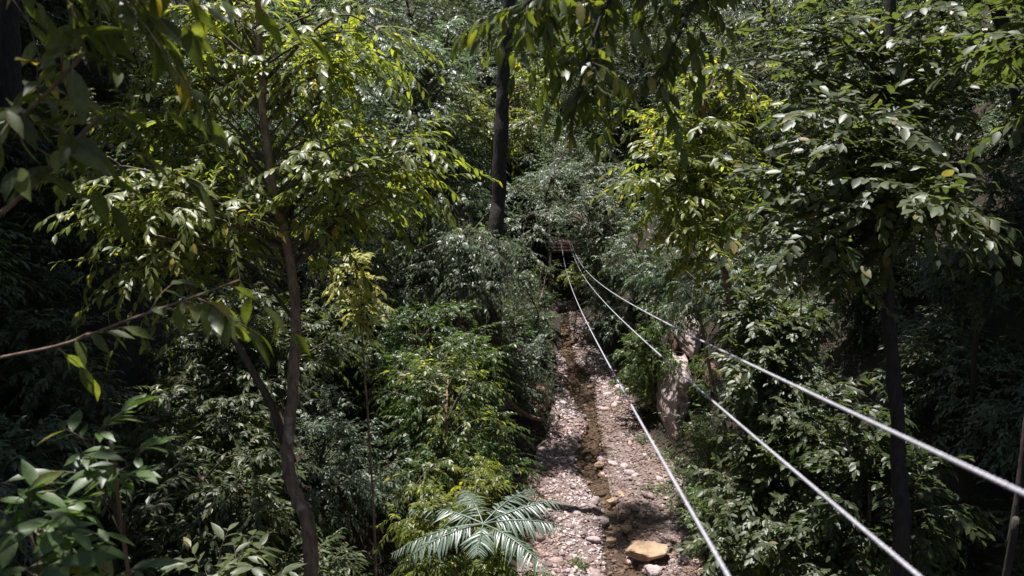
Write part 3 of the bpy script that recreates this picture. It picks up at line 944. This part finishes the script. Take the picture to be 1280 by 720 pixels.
# ---- tall straight dark trunk in the middle distance
d0 = 23
pts = [at(617, 345, d0), at(623, 250, d0), at(627, 150, d0), at(630, 80, d0), at(637, -10, d0), at(640, -260, d0), at(642, -700, d0), at(640, -1200, d0)]
b_ = foot(pts[0])
p = Plant('tall_tree', 'tall tree with straight thick dark trunk behind the grey foliage', 'tree', b_, 231)
p.trunk([b_] + pts, .23, .16, 'bark_dark', 12, n=70, knob=.03)
S = dict(leaf=.3, twig_len=.9, droop=.35, hang=.2, spread=58, limb_r=.06)
p.clump(pts[-1], (3, 3, 1.3), 16, 9, 12, **S)
p.finish('leaf_green', LEAF_TINY, 0, keep_limbs=8)

# ---- mid distance trees and shrubs told apart by place and tone: (label, name, crown blobs [(px,py,d,rx,ry,rz,limbs)], leaf, material, seed, template, parts)
def bush(name, label, cat, blobs, leaf, mat, seed, tmpl=LEAF_TINY, n_parts=0, part=None, twig=.55, droop=.35, hang=.2, ntw=9, nlf=13, trunk_r=.06, off=(0, 0), bark='bark', group=None, spread=58, jit=.35):
    cs = [(at(a, b, d), (rx, ry, rz), n) for a, b, d, rx, ry, rz, n in blobs]
    cm = np.mean([q[0] for q in cs], axis=0)
    b_ = foot(cm + np.array([off[0], off[1], 0]))
    lowest = min(q[0][2] for q in cs)
    b_[2] = min(b_[2], lowest - .6)
    p = Plant(name, label, cat, b_, seed, group)
    topc = max((q[0] for q in cs), key=lambda v: v[2])
    p.trunk([b_, b_ * .5 + cm * .5 + p.rng.normal(0, .12, 3), cm, topc], trunk_r, trunk_r * .3, bark, 8)
    for c_, rad, n in cs:
        p.clump(c_, rad, n, ntw, nlf, leaf, twig, droop, hang, spread, limb_r=trunk_r * .35, jit=jit)
    return p.finish(mat, tmpl, n_parts, part, keep_limbs=6)


bush('understory_tree', 'large grey green tree filling the slope behind the slender tree', 'tree',
     [(500, 100, 25, 2.2, 1.8, 1.5, 26), (555, 60, 27, 1.8, 1.8, 1.4, 20), (500, 200, 24, 1.9, 1.6, 1.4, 22), (570, 190, 26, 1.6, 1.6, 1.6, 20)], .17, 'leaf_grey', 301, twig=.8, trunk_r=.12)
bush('understory_tree', 'drooping grey leaved tree below the tall dark trunk', 'tree',
     [(570, 270, 24, 1.6, 1.4, 1.3, 22), (540, 340, 23, 1.5, 1.3, 1.1, 18), (596, 312, 21.8, .7, .6, .45, 14), (618, 318, 22, .5, .5, .4, 10), (585, 355, 21.5, .8, .6, .45, 12), (640, 325, 28, 1.0, .9, .9, 14)], .125, 'leaf_grey', 302, twig=.8, droop=.5, hang=.45, trunk_r=.1, off=(-1, 1))
bush('understory_tree', 'light green leafy tree beside the tall dark trunk', 'tree',
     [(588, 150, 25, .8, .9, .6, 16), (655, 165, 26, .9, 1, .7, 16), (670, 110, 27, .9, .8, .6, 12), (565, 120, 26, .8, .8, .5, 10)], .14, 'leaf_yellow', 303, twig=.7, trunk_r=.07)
bush('understory_tree', 'fine leaved grey tree leaning over the wooden platform', 'tree',
     [(735, 265, 33, 1.5, 1.3, .9, 26), (780, 240, 34, 1.4, 1.2, 1.0, 18), (770, 300, 33, 1.2, 1.1, .9, 18), (712, 275, 39, 1.2, 1.2, .7, 18), (700, 255, 42, 1.4, 1.3, .8, 18)], .10, 'leaf_grey', 304, twig=.6, trunk_r=.1, off=(1.5, 0), nlf=15)
bush('understory_tree', 'tree with layered feathery foliage between dark trunk and platform', 'tree',
     [(675, 235, 31, 1.0, 1.0, .7, 14), (665, 280, 30, .9, .9, .7, 12), (700, 210, 34, 1.1, 1, .8, 14), (720, 160, 36, 1.6, 1.4, 1.2, 18)], .12, 'leaf_grey', 305, twig=.8, droop=.2, trunk_r=.07, off=(-2, 1), bark='bark_dark')
bush('bank_shrub', 'rounded grey green bush overhanging the pool', 'bush',
     [(660, 455, 28, 1.0, 1.0, .8, 20), (640, 420, 28.5, .9, .9, .7, 14), (672, 490, 27.5, .75, .8, .6, 14), (625, 470, 27, .8, .8, .8, 12)], .105, 'leaf_grey', 306, twig=.5, off=(-.8, 0), nlf=14)
bush('bank_shrub', 'sunlit light green bush at the edge of the dark hollow', 'bush',
     [(600, 455, 17.8, .75, .9, .5, 18), (545, 490, 17, .85, .9, .55, 18), (530, 590, 15.5, .6, .7, .4, 12), (575, 555, 16.5, .8, .9, .5, 15), (615, 530, 17.5, .6, .8, .6, 11), (500, 470, 17, .7, .8, .5, 12), (525, 540, 16, .5, .6, .5, 9), (625, 590, 16.5, .5, .6, .4, 8)], .105, 'leaf_green', 307, LEAF_TINY, 0, twig=.6, droop=.35, hang=.35, ntw=11, nlf=15, jit=.5)
bush('bank_shrub', 'bright sprays poking out of the light green bush', 'bush',
     [(560, 475, 16.6, 1.0, .8, .5, 9), (590, 540, 16.2, .8, .7, .5, 7), (520, 610, 15, .6, .6, .4, 6)], .12, 'leaf_yellow', 331, LEAF_TINY, 0, twig=.6, ntw=6, nlf=11, hang=.3, jit=.5)
bush('bank_shrub', 'mid green shrub spreading behind the light green bush', 'bush',
     [(520, 420, 19.5, 1.2, 1.1, .8, 20), (470, 440, 18.5, 1.0, 1.0, .8, 16), (570, 415, 21, 1.0, 1.0, .7, 14)], .115, 'leaf_green', 308, twig=.55, ntw=12, nlf=15)
bush('bank_shrub', 'leafy shrub around the foot of the small palm', 'bush',
     [(560, 690, 12.5, .6, .6, .35, 14), (640, 700, 12.2, .5, .5, .3, 12), (520, 640, 13, .5, .5, .4, 10), (585, 730, 12.2, .8, .6, .4, 12), (610, 610, 14.5, .6, .6, .4, 10)], .11, 'leaf_yellow', 309, LEAF_MID, 120, LEAF_FINE, twig=.4, hang=.35)
bush('bank_shrub', 'grey sunlit shrub behind the forked branch of the slender tree', 'bush',
     [(310, 400, 14, .9, .9, .6, 18), (260, 430, 14, .9, .9, .6, 14), (340, 450, 13.5, .8, .8, .6, 14), (400, 420, 14.5, .9, .9, .7, 16), (250, 520, 13, .8, .8, .7, 14), (300, 560, 12.5, .7, .7, .6, 12)], .115, 'leaf_gloss', 310, LEAF_TINY, 0, ntw=11, nlf=14, twig=.5, trunk_r=.06)
bush('bank_shrub', 'glossy shrub in half shade low beside the slender trunk', 'bush',
     [(290, 650, 11, .8, .8, .5, 14), (230, 610, 11.5, .8, .8, .5, 12), (330, 620, 11, .6, .6, .5, 10), (200, 560, 12, .8, .8, .5, 10)], .115, 'leaf_gloss', 311, LEAF_TINY, 0, ntw=11, twig=.45)
bush('bank_shrub', 'pale leaved young shrub touched by sun beside the slender trunk', 'bush',
     [(440, 345, 11.5, .32, .3, .32, 8), (455, 385, 11.8, .3, .3, .2, 5)], .12, 'leaf_cream', 312, LEAF_MID, 100, LEAF_FINE, twig=.28, trunk_r=.025, ntw=6, nlf=9)
# far bank
bush('bank_shrub', 'broad leaved shrub under the cables on the far bank', 'bush',
     [(940, 400, 14, .9, .8, .6, 14), (985, 430, 13.5, .9, .8, .6, 14), (930, 460, 13.2, .7, .7, .5, 10), (1000, 480, 13, .8, .8, .6, 12)], .125, 'leaf_gloss', 321, LEAF_MIDO, 300, LEAF_OVAL, twig=.5, ntw=11, hang=.1, off=(.8, .6))
bush('bank_shrub', 'sunlit broad leaved shrub leaning over the gravel from the far bank', 'bush',
     [(950, 545, 13, .7, .7, .5, 12), (935, 610, 12.5, .7, .7, .45, 12), (975, 650, 12, .7, .7, .5, 12), (950, 700, 12, .8, .7, .5, 12), (1000, 580, 12.5, .7, .7, .6, 12)], .125, 'leaf_gloss', 322, LEAF_MIDO, 300, LEAF_OVAL, twig=.5, ntw=10, hang=.12, off=(.8, .6))
bush('bank_shrub', 'dense mid green shrub beside the pink rock face', 'bush',
     [(800, 440, 28, 1.1, 1.0, .8, 20), (790, 480, 28.5, .8, .8, .6, 14), (830, 400, 28, 1.1, 1, .8, 16)], .105, 'leaf_green', 323, twig=.5, ntw=12, nlf=15, droop=.45, hang=.4, off=(.6, .6))
bush('bank_shrub', 'drooping green shrub hanging over the bank below the sunlit tree', 'bush',
     [(850, 350, 21, 1.1, 1.0, .8, 18), (900, 370, 20, 1.0, 1.0, .8, 16), (820, 340, 24, 1.0, 1, .7, 12), (960, 350, 18, 1.0, 1, .8, 14)], .12, 'leaf_grey', 324, twig=.6, ntw=11, nlf=15, droop=.5, hang=.4, off=(1.5, .8))
bush('bank_shrub', 'low dark green shrub between the rock face and the gravel', 'bush',
     [(880, 555, 22, .9, .8, .5, 18), (865, 600, 20.5, .7, .7, .35, 12), (900, 530, 23, .7, .7, .6, 12), (885, 650, 18.5, .6, .7, .4, 12)], .10, 'leaf_green', 325, twig=.4, trunk_r=.03, off=(.4, .3))
bush('bank_shrub', 'trailing green plant covering the side of the tall rock face', 'bush',
     [(882, 490, 26, .3, .4, .8, 14), (880, 545, 25.0, .4, .4, .35, 10), (830, 452, 26.8, .35, .4, .5, 9), (880, 450, 26.8, .3, .4, .4, 8)], .09, 'leaf_green', 330, twig=.35, droop=.6, hang=.5, trunk_r=.03, off=(.3, .6))
bush('bank_shrub', 'small bright shrub below the wooden platform', 'bush',
     [(717, 345, 37, .55, .5, .45, 10)], .16, 'leaf_yellow', 326, twig=.4, trunk_r=.03)
bush('bank_shrub', 'shaded shrub under the dark trunked tree', 'bush',
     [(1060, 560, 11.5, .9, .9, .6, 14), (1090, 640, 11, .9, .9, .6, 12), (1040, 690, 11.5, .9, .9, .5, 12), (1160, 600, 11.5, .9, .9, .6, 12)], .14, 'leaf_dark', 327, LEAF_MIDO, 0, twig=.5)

bush('bank_shrub', 'dark shrub crowding the bank below one side of the platform', 'bush',
     [(682, 345, 38, .8, .8, .8, 14), (675, 380, 37, .7, .8, .6, 12), (668, 410, 35, .7, .8, .6, 12)], .13, 'leaf_dark', 328, twig=.5, off=(-.5, 0))
bush('bank_shrub', 'grey green shrub leaning from the far bank toward the platform', 'bush',
     [(738, 335, 38, .8, .8, .7, 16), (748, 350, 36.5, .8, .8, .7, 14), (765, 360, 35, 1.0, .9, .8, 16), (790, 350, 34, 1.1, 1, .8, 16), (750, 375, 36, .7, .8, .6, 12), (765, 410, 33, .8, .8, .6, 14), (745, 310, 39, .8, .8, .6, 12)], .13, 'leaf_grey', 329, twig=.5, off=(.6, 0))

bush('understory_tree', 'spreading tree arching over the back of the wooden platform', 'tree',
     [(690, 222, 43, 2.0, 1.8, 1.0, 26), (745, 215, 43, 2.0, 1.8, 1.0, 24), (715, 250, 43.5, 1.4, 1.2, .8, 16)], .12, 'leaf_grey', 332, twig=.7, trunk_r=.09, off=(-.6, 2), bark='bark_dark', ntw=11, nlf=15)

bush('bank_shrub', 'grey shrub on the steep bank between dark trunk and platform', 'bush',
     [(652, 352, 33, .9, .8, .7, 14), (690, 400, 34.5, .6, .7, .5, 10), (676, 430, 32.5, .6, .7, .5, 10)], .12, 'leaf_grey', 333, twig=.5, off=(-.6, .3), bark='bark_dark')
bush('bank_shrub', 'grey shrub on the steep bank just above the upper cable', 'bush',
     [(800, 298, 30, 1.0, .9, .7, 14), (775, 325, 32, .9, .8, .7, 12), (820, 330, 29, .8, .8, .6, 10)], .12, 'leaf_grey', 334, twig=.5, off=(.8, .4), bark='bark_dark')
bush('bank_shrub', 'dark shrub high in the shade behind the broad glinting leaves', 'bush',
     [(1240, 232, 14, 1.0, .9, .7, 12), (1265, 310, 13.5, 1.0, .9, .7, 12), (1190, 330, 14, .9, .9, .7, 10)], .14, 'leaf_dark', 335, twig=.6, off=(.6, .4), bark='bark_dark')

# ---- slim trunk at the edge of the shade
pts = [at(1283, 520, 7), at(1274, 600, 7), at(1262, 680, 7), at(1254, 740, 7)]
b_ = foot(pts[-1])
p = Plant('sapling', 'bare slim trunk of a young tree in deep shade', 'tree', b_, 241)
p.trunk([b_] + pts[::-1] + [at(1300, 380, 7), at(1310, 200, 7.2), at(1305, 60, 7.4)], .03, .015, 'bark_dark', 7)
p.clump(at(1300, 60, 7.6), (.9, .9, .5), 10, 6, 10, .18, .6, .3, .2, limb_r=.015)
p.finish('leaf_gloss', LEAF_MIDO, 60, LEAF_OVAL)

# ---- tall trees at the viewpoint whose boughs reach into the frame
b_ = foot((-5.6, 3.4, 0))
p = Plant('overhanging_tree', 'shadowy tree with long bare boughs and large drooping leaves close to the viewer', 'tree', b_, 251)
p.trunk([b_, (-5.6, 3.4, 8), (-5.5, 3.4, 12), (-5.2, 3.4, 16), (-4.8, 3.5, 19)], .28, .12, 'bark_dark', 12, n=40)
l1 = p.limb([(-5.4, 3.4, 10.2), at(-220, 440, 3.5), at(-60, 322, 3.4), at(0, 268, 3.2), at(60, 215, 3.1), at(100, 170, 3.0), at(125, 145, 3.0)], .016, .006, 'bark', 6, 30)
l2 = p.limb([(-5.4, 3.4, 11.8), at(-250, 300, 3.4), at(-80, 205, 3.4), at(0, 165, 3.2), at(50, 125, 3.1), at(105, 68, 3.0)], .015, .007, 'bark', 6, 30)
l3 = p.limb([(-5.4, 3.4, 9.8), at(-250, 500, 4.0), at(-60, 462, 4.0), at(0, 447, 3.9), at(80, 430, 3.8), at(160, 400, 3.7), at(240, 372, 3.6), at(300, 350, 3.5)], .010, .004, 'bark', 6, 30)
l4 = p.limb([(-5.4, 3.4, 13.3), at(-250, -60, 3.3), at(-60, -80, 3.2), at(80, -60, 3.0), at(180, -40, 2.9), at(260, -30, 2.9)], .03, .008, 'bark', 6, 30)


def dangling(path, u, n, d_fn, length, nleaf, leaf, hang, droop=.3, spread=60, r=.004, jit=.4, li=-1, side=None):
    rr = p.rng
    uu = rr.uniform(u[0], u[1], n)
    P0 = path[np.clip((uu * (len(path) - 1)).astype(int), 0, len(path) - 1)]
    D0 = nrm(np.array(d_fn) + rr.normal(0, .5, (n, 3)))
    ln = length * rr.uniform(.6, 1.3, n)
    p.twig_leaves(P0, D0, ln, nleaf, leaf, droop, spread, hang, .7, jit)
    p.add_twig_wood(P0, D0, ln, droop, r, li)


dangling(l2, (.6, 1), 5, (.8, .2, .1), .35, 5, .17, .6, li=1)
dangling(l1, (.55, 1), 5, (.7, .2, 0), .35, 5, .16, .6, li=0)
dangling(l4, (.40, .80), 24, (.3, .3, -.55), .5, 6, .165, .4, droop=.2, jit=.7, li=3)
dangling(l2, (.45, .95), 8, (.4, .2, .2), .4, 6, .165, .4, droop=.2, jit=.7, li=1)
dangling(l4, (.6, .9), 3, (.8, .3, -.25), .5, 6, .15, .35, droop=.2, li=3)
dangling(l3, (.52, .66), 3, (.4, .2, .3), .22, 4, .14, .5, li=2)
dangling(l3, (.78, 1), 8, (.8, .2, .25), .3, 5, .14, .5, li=2)
p.clump((-2.2, 5.0, 16.8), (2.2, 1.9, .9), 18, 9, 11, .24, .8, origin=p.path[-8], limb_r=.04)  # clump added above the view to shade the near bough leaves
p.finish('leaf_olive', LEAF_FINE, 300, LEAF_FINE, 'bark', 8)

b_ = foot((4.6, -1.0, 0))
p = Plant('overhanging_tree', 'tree whose dark hanging leaves dangle into the top of the view', 'tree', b_, 252)
p.trunk([b_, (4.6, -1.0, 8), (4.4, -.8, 14), (4.0, -.5, 18)], .25, .1, 'bark_dark', 12, n=40)
h1 = p.limb([(4.4, -.8, 14), (3.0, 2.4, 14.8), at(900, -120, 5.2), at(800, -60, 5.2), at(720, -30, 5.0), at(650, 10, 4.8)], .05, .008, 'bark_dark', 6, 40)
h2 = p.limb([h1[18], at(880, -40, 5.6), at(850, 40, 5.4), at(820, 110, 5.2)], .02, .005, 'bark_dark', 5, 24)
h3 = p.limb([h1[24], at(760, 0, 5.0), at(735, 70, 4.9), at(725, 120, 4.9)], .018, .005, 'bark_dark', 5, 24)
S = dict(leaf=.135, hang=.7, droop=.35, spread=66, jit=.6)
dangling(h1, (.5, 1), 54, (-.1, .3, -.3), .42, 9, li=0, **S)
dangling(h2, (.3, 1), 36, (0, .3, -.15), .36, 8, li=1, **S)
dangling(h3, (.3, 1), 30, (-.1, .2, -.15), .36, 8, li=2, **S)
p.clump((.9, 6.1, 16.6), (1.7, 1.6, .8), 18, 9, 11, .22, .7, origin=h1[14], limb_r=.03)  # unseen overhead clump added to keep the hanging leaves in shade
p.finish('leaf_olive', LEAF_FINE, 300, LEAF_FINE, 'bark_dark', 8)

# ---- seedlings low in the near corner
for (lab, pl, lf, seed, blobs) in [
        ('young plant with long leaves floating in the dark beside the gully', [(150, 640, 4.0), (145, 600, 4.0), (130, 570, 4.0)], .16, 261, [(135, 565, 4.0, .22, .2, .08, 6)]),
        ('leafy shrub top rising at the bottom corner of the dark bank', [(60, 760, 3.6), (70, 700, 3.6), (80, 660, 3.6)], .17, 262, [(70, 640, 3.6, .24, .22, .10, 4), (150, 690, 3.5, .2, .2, .10, 3), (10, 650, 3.6, .2, .2, .12, 3), (60, 700, 3.4, .2, .2, .1, 3)]),
        ('pale leaved plant in a patch of sun at the bottom of the dark bank', [(280, 780, 7.0), (285, 740, 7.0), (288, 705, 7.0)], .19, 263, [(285, 700, 7.0, .35, .3, .1, 8), (315, 715, 6.8, .25, .25, .08, 5)])]:
    q = [at(*v) for v in pl]
    b_ = foot(q[0])
    p = Plant('young_plant', lab, 'plant', b_, seed)
    p.trunk([b_, b_ * .5 + q[0] * .5] + q, .014, .005, 'bark', 6, flare=0)
    for a, b, d, rx, ry, rz, n in blobs:
        p.clump(at(a, b, d), (rx, ry, rz), n, 2, 5, lf, .2, .2, .15, 60, limb_r=.006, jit=.3)
    p.finish('leaf_green' if seed < 263 else 'leaf_gloss', LEAF_FINE, 200, LEAF_FINE)

# ---- small palm with feathered fronds
c = at(604, 655, 12.3)
b_ = foot(c + np.array([.1, 0, 0]))
pr = np.random.default_rng(77)
root = empty('palm', b_, 'small palm with silvery feathered fronds beside the gravel', 'palm')
tp = smooth_path([b_, b_ * .5 + c * .5 + np.array([.05, 0, 0]), c], 14)
V, F = tube(tp, .055, .04, 8, .05, pr)
build('trunk', V, F, M['bark'], root, b_, True)
leaflet_first = None
FR = [(-1.0, -.1, .28, 1.35), (-.95, .35, .45, 1.15), (-.9, -.5, .10, 1.25), (-.35, .8, .8, 1.0), (.55, .8, .75, 1.15), (.98, .4, .55, 1.35), (1.0, -.15, .35, 1.0), (.85, -.6, .30, 1.25), (.0, -1.0, .25, .7)]
LFT = leaf_template([.12, .45, .8], [.045, .06, .035], fold=.3, droop=.25)
for k, (fx, fy, fz, fl) in enumerate(FR):
    t = np.linspace(0, 1, 15)[:, None]
    d = nrm(np.array([fx, fy, fz * .6]) + pr.normal(0, .07, 3))
    pr_droop = pr.uniform(.18, .48)
    fl *= pr.uniform(.85, 1.15)
    path = c + fl * 1.12 * (d * t + np.array([0, 0, -1.0]) * (pr_droop * t ** 2.0))
    V, F = tube(path, .014, .004, 5)
    fr = build('frond', V, F, M['leaf_fern'], root, b_, True)
    n = 26
    for s in (-1, 1):
        for i in range(n):
            u = .16 + .82 * i / (n - 1)
            q = u * 14; a = min(int(q), 13); f = q - a
            pos = path[a] * (1 - f) + path[a + 1] * f
            tan = nrm(path[a + 1] - path[a])
            sd = nrm(np.cross(tan, (0, 0, 1.0)))
            ln = .34 * (math.sin(math.pi * (.18 + .76 * u)) ** .8) * pr.uniform(.72, 1.1)
            dd = sd * s * .9 + tan * .5 + np.array([0, 0, -.28]) + pr.normal(0, .11, 3)
            nn = np.array([0, 0, 1.0]) + .2 * sd * s + pr.normal(0, .22, 3)
            mf = leaf_frames(dd[None], nn[None])[0] * ln
            if leaflet_first is None:
                leaflet_first = build('leaflet', *LFT, M['leaf_fern'], fr, smooth=True); o = leaflet_first
            else:
                o = leaflet_first.copy(); COL.objects.link(o); o.parent = fr
            o.matrix_basis = Matrix([[*mf[r], pos[r] - b_[r]] for r in range(3)] + [[0, 0, 0, 1]])

# ---- leaf litter and green tufts on the gravel
lr_ = np.random.default_rng(88)
x, y = scatter_bed(1500, 15, 40, lr_, 1.3)
Pl = np.stack([x, y, bed_h(x, y) + .05], -1)
V, F = leaf_mesh(Pl, lr_.normal(0, 1, Pl.shape) * (1, 1, .2), np.array([0, 0, 1.0]) + lr_.normal(0, .3, Pl.shape), lr_.uniform(.05, .11, len(x)), LEAF_TINY)
tag(build('leaf_litter', V, F, M['litter']), 'brown fallen leaves strewn over the gravel', 'leaf litter', kind='stuff')
for k, (px, py, s, lab) in enumerate([
        (822, 618, .42, 'small green tuft on the gravel below the rock face'), (800, 553, .36, 'small green tuft at the gravel edge beside the lowest cable'),
        (830, 575, .5, 'leafy green tuft between the gravel and the low dark shrub'), (722, 712, .25, 'tiny green tuft on the pale gravel at the near edge'),
        (850, 640, .5, 'green tuft where the gravel meets the far bank'), (640, 585, .5, 'green tuft on the earth bank beside the pale gravel')]):
    g_ = ground_hit(px, py); g_[2] = max(float(bed_h(g_[0], g_[1])), gz(g_[0], g_[1]))
    p = Plant('green_tuft', lab, 'plant', g_, 700 + k)
    n = 26
    dirs = nrm(np.stack([lr_.normal(0, .8, n), lr_.normal(0, .8, n), np.ones(n) * .8], -1))
    P0 = g_ + lr_.normal(0, s * .35, (n, 3)) * (1, 1, 0)
    p.twig_leaves(P0, dirs, s, 9, .085, .3, 65, .2, 1, .4)
    p.add_twig_wood(P0, dirs, s, .3, .004)
    p.finish('leaf_green', LEAF_TINY)

# ---- fallen wood
def log(label, pts, r0, r1, seed, mat='log'):
    lr = np.random.default_rng(seed)
    V, F = tube(smooth_path(pts, 18), r0, r1, 8, .08, lr)
    n = 18
    V = np.vstack([V, V[:8].mean(0), V[-8:].mean(0)])
    caps = [(len(V) - 2, (j + 1) % 8, j, j) for j in range(8)] + [(len(V) - 1, (n - 1) * 8 + j, (n - 1) * 8 + (j + 1) % 8, (n - 1) * 8 + (j + 1) % 8) for j in range(8)]
    me = bpy.data.meshes.new('fallen_branch')
    me.from_pydata((V - pts[0]).tolist(), [], [tuple(f) for f in F.tolist()] + [c_[:3] for c_ in caps])
    me.materials.append(M[mat]); me.polygons.foreach_set('use_smooth', [True] * len(me.polygons))
    o = bpy.data.objects.new('fallen_branch', me); COL.objects.link(o); o.location = [float(v) for v in pts[0]]
    return tag(o, label, 'fallen branch')


log('brown fallen log lying down the bank toward the pool', [at(622, 492, 26.5), at(640, 506, 26.5), at(660, 520, 26.7), at(682, 526, 27.2)], .10, .06, 1)
log('short fallen branch on the gravel below the grey bush', [ground_hit(693, 518) + (0, 0, .12), ground_hit(700, 524) + (0, 0, .1), ground_hit(711, 529) + (0, 0, .06)], .05, .03, 2)
log('thin stick poking over the water above the pool', [ground_hit(672, 447) + (0, 0, .3), ground_hit(682, 441) + (0, 0, .4), ground_hit(690, 437) + (0, 0, .5)], .03, .015, 3)
log('pale dead stem leaning in the light green bush', [at(478, 570, 16), at(490, 590, 15.9), at(500, 620, 15.8), at(492, 640, 15.8)], .015, .01, 4)
log('thin brown stick lying on the gravel at the near edge', [ground_hit(743, 705) + (0, 0, .1), ground_hit(748, 712) + (0, 0, .1), ground_hit(752, 700) + (0, 0, .12)], .012, .01, 5)
log('bare vine stem slanting down beside the sunlit tree', [at(818, 285, 18), at(845, 325, 18), at(870, 350, 17.8), at(890, 368, 17.6), at(915, 392, 17.5)], .016, .01, 6)
log('pale hanging twig below the broad glinting leaves', [at(1008, 343, 9.5), at(1007, 358, 9.5), at(1010, 378, 9.5)], .006, .004, 7)
log('pale upright stem standing in the grey foliage on the far bank', [at(1001, 395, 13), at(1003, 340, 13), at(1006, 300, 13)], .014, .01, 8)

# ---- wooden landing platform at the end of the cables
c = at(706, 304, 42.0)
root = empty('platform', (c[0], c[1], 0), 'small reddish wooden platform where the cables end', 'platform')


def box(cx, cy, cz, sx, sy, sz):
    v = np.array([(a, b, d) for a in (-1, 1) for b in (-1, 1) for d in (-1, 1)], float) * np.array([sx, sy, sz]) / 2 + np.array([cx, cy, cz])
    f = np.array([(0, 1, 3, 2), (4, 6, 7, 5), (0, 4, 5, 1), (2, 3, 7, 6), (0, 2, 6, 4), (1, 5, 7, 3)])
    return v, f


pb = np.array([c[0], c[1], 0])
for k in range(7):
    V, F = box(c[0] - .69 + k * .23, c[1] + .7, c[2] + .05 + pr.normal(0, .008), .21, 1.6, .05)
    build('board', V, F, M['wood'], root, pb)
for k in range(3):
    V, F = box(c[0] + pr.normal(0, .02), c[1] - .13, c[2] - .06 - k * .165, 1.66 + pr.normal(0, .05), .04, .145)
    build('fascia_board', V, F, M['wood'], root, pb)
for sx in (-.72, .72):
    for sy in (.05, 1.35):
        z0 = gz(c[0] + sx, c[1] + sy) - .5
        z0 = min(z0, c[2] - 1)
        zt = c[2] - .02 if sy < 1 else c[2] + 1.6
        V, F = box(c[0] + sx, c[1] + sy, (z0 + zt) / 2, .14, .14, zt - z0)
        build('post', V, F, M['wood'], root, pb)
V, F = box(c[0], c[1] + 1.35, c[2] + 1.5, 1.6, .1, .14)
build('anchor_beam', V, F, M['wood'], root, pb)

# ---- the three steel cables
def cable(label, A, B, sag, rad, seed):
    """A far anchor, B near point in view; runs on past the viewer"""
    A = np.asarray(A, float); B = np.asarray(B, float)
    Ltot = np.linalg.norm(B - A)
    s_near = np.arange(-2.0, 7.0, .02)               # metres from B towards A, negative runs past the viewer
    s_far = np.arange(7.0, Ltot, .15)
    s = np.concatenate([s_near, s_far, [Ltot]])
    t = s / Ltot
    P = B + (A - B) * t[:, None]
    P[:, 2] -= 4 * sag * t * (1 - t)
    T = nrm(np.gradient(P, axis=0))
    X_ = nrm(np.cross(T, (0, 0, 1.0))); Z_ = np.cross(X_, T)
    sides = 18
    a = np.linspace(0, 2 * np.pi, sides, endpoint=False)
    pitch = rad * 13
    tw = s / pitch * 2 * np.pi
    amp = np.where(s < 7.0, .15, .03)
    rr = rad * (1 + amp[:, None] * (np.abs(np.cos(3 * a))[None] * 2 - 1.3))
    ang = a[None] + tw[:, None]
    V = P[:, None] + rr[..., None] * (np.cos(ang)[..., None] * X_[:, None] + np.sin(ang)[..., None] * Z_[:, None])
    n = len(P)
    # follow one vertex column along the axis so that far segments do not wring
    i = np.arange(n - 1)[:, None] * sides; j = np.arange(sides)[None]; k = (j + 1) % sides
    far0 = len(s_near)
    if far0 < n:
        ang2 = a[None] + tw[far0 - 1]
        V[far0:] = P[far0:, None] + rr[far0:][..., None] * (np.cos(ang2)[..., None] * X_[far0:, None] + np.sin(ang2)[..., None] * Z_[far0:, None])
    F = np.stack([i + j, i + k, i + sides + k, i + sides + j], -1).reshape(-1, 4)
    o = build('zipline_cable', V.reshape(-1, 3), F, M['steel'], smooth=True)
    return tag(o, label, 'cable', 'steel zip line cables')


cable('twisted steel cable running lowest, crossing over the gravel stream', at(702, 306, 42), at(910, 720, 1.75), .52, .0050, 1)
cable('twisted steel cable running between the other two', at(712, 303, 42), at(1148, 720, 1.6), .52, .0050, 2)
cable('thickest twisted steel cable running highest past the far bank shrubs', at(714, 303, 42), at(1280, 617, 1.4), .53, .0053, 3)
import os
if os.environ.get('TRI'): print('TRIS', sum(sum(len(q.vertices) - 2 for q in m_.polygons) for m_ in bpy.data.meshes))
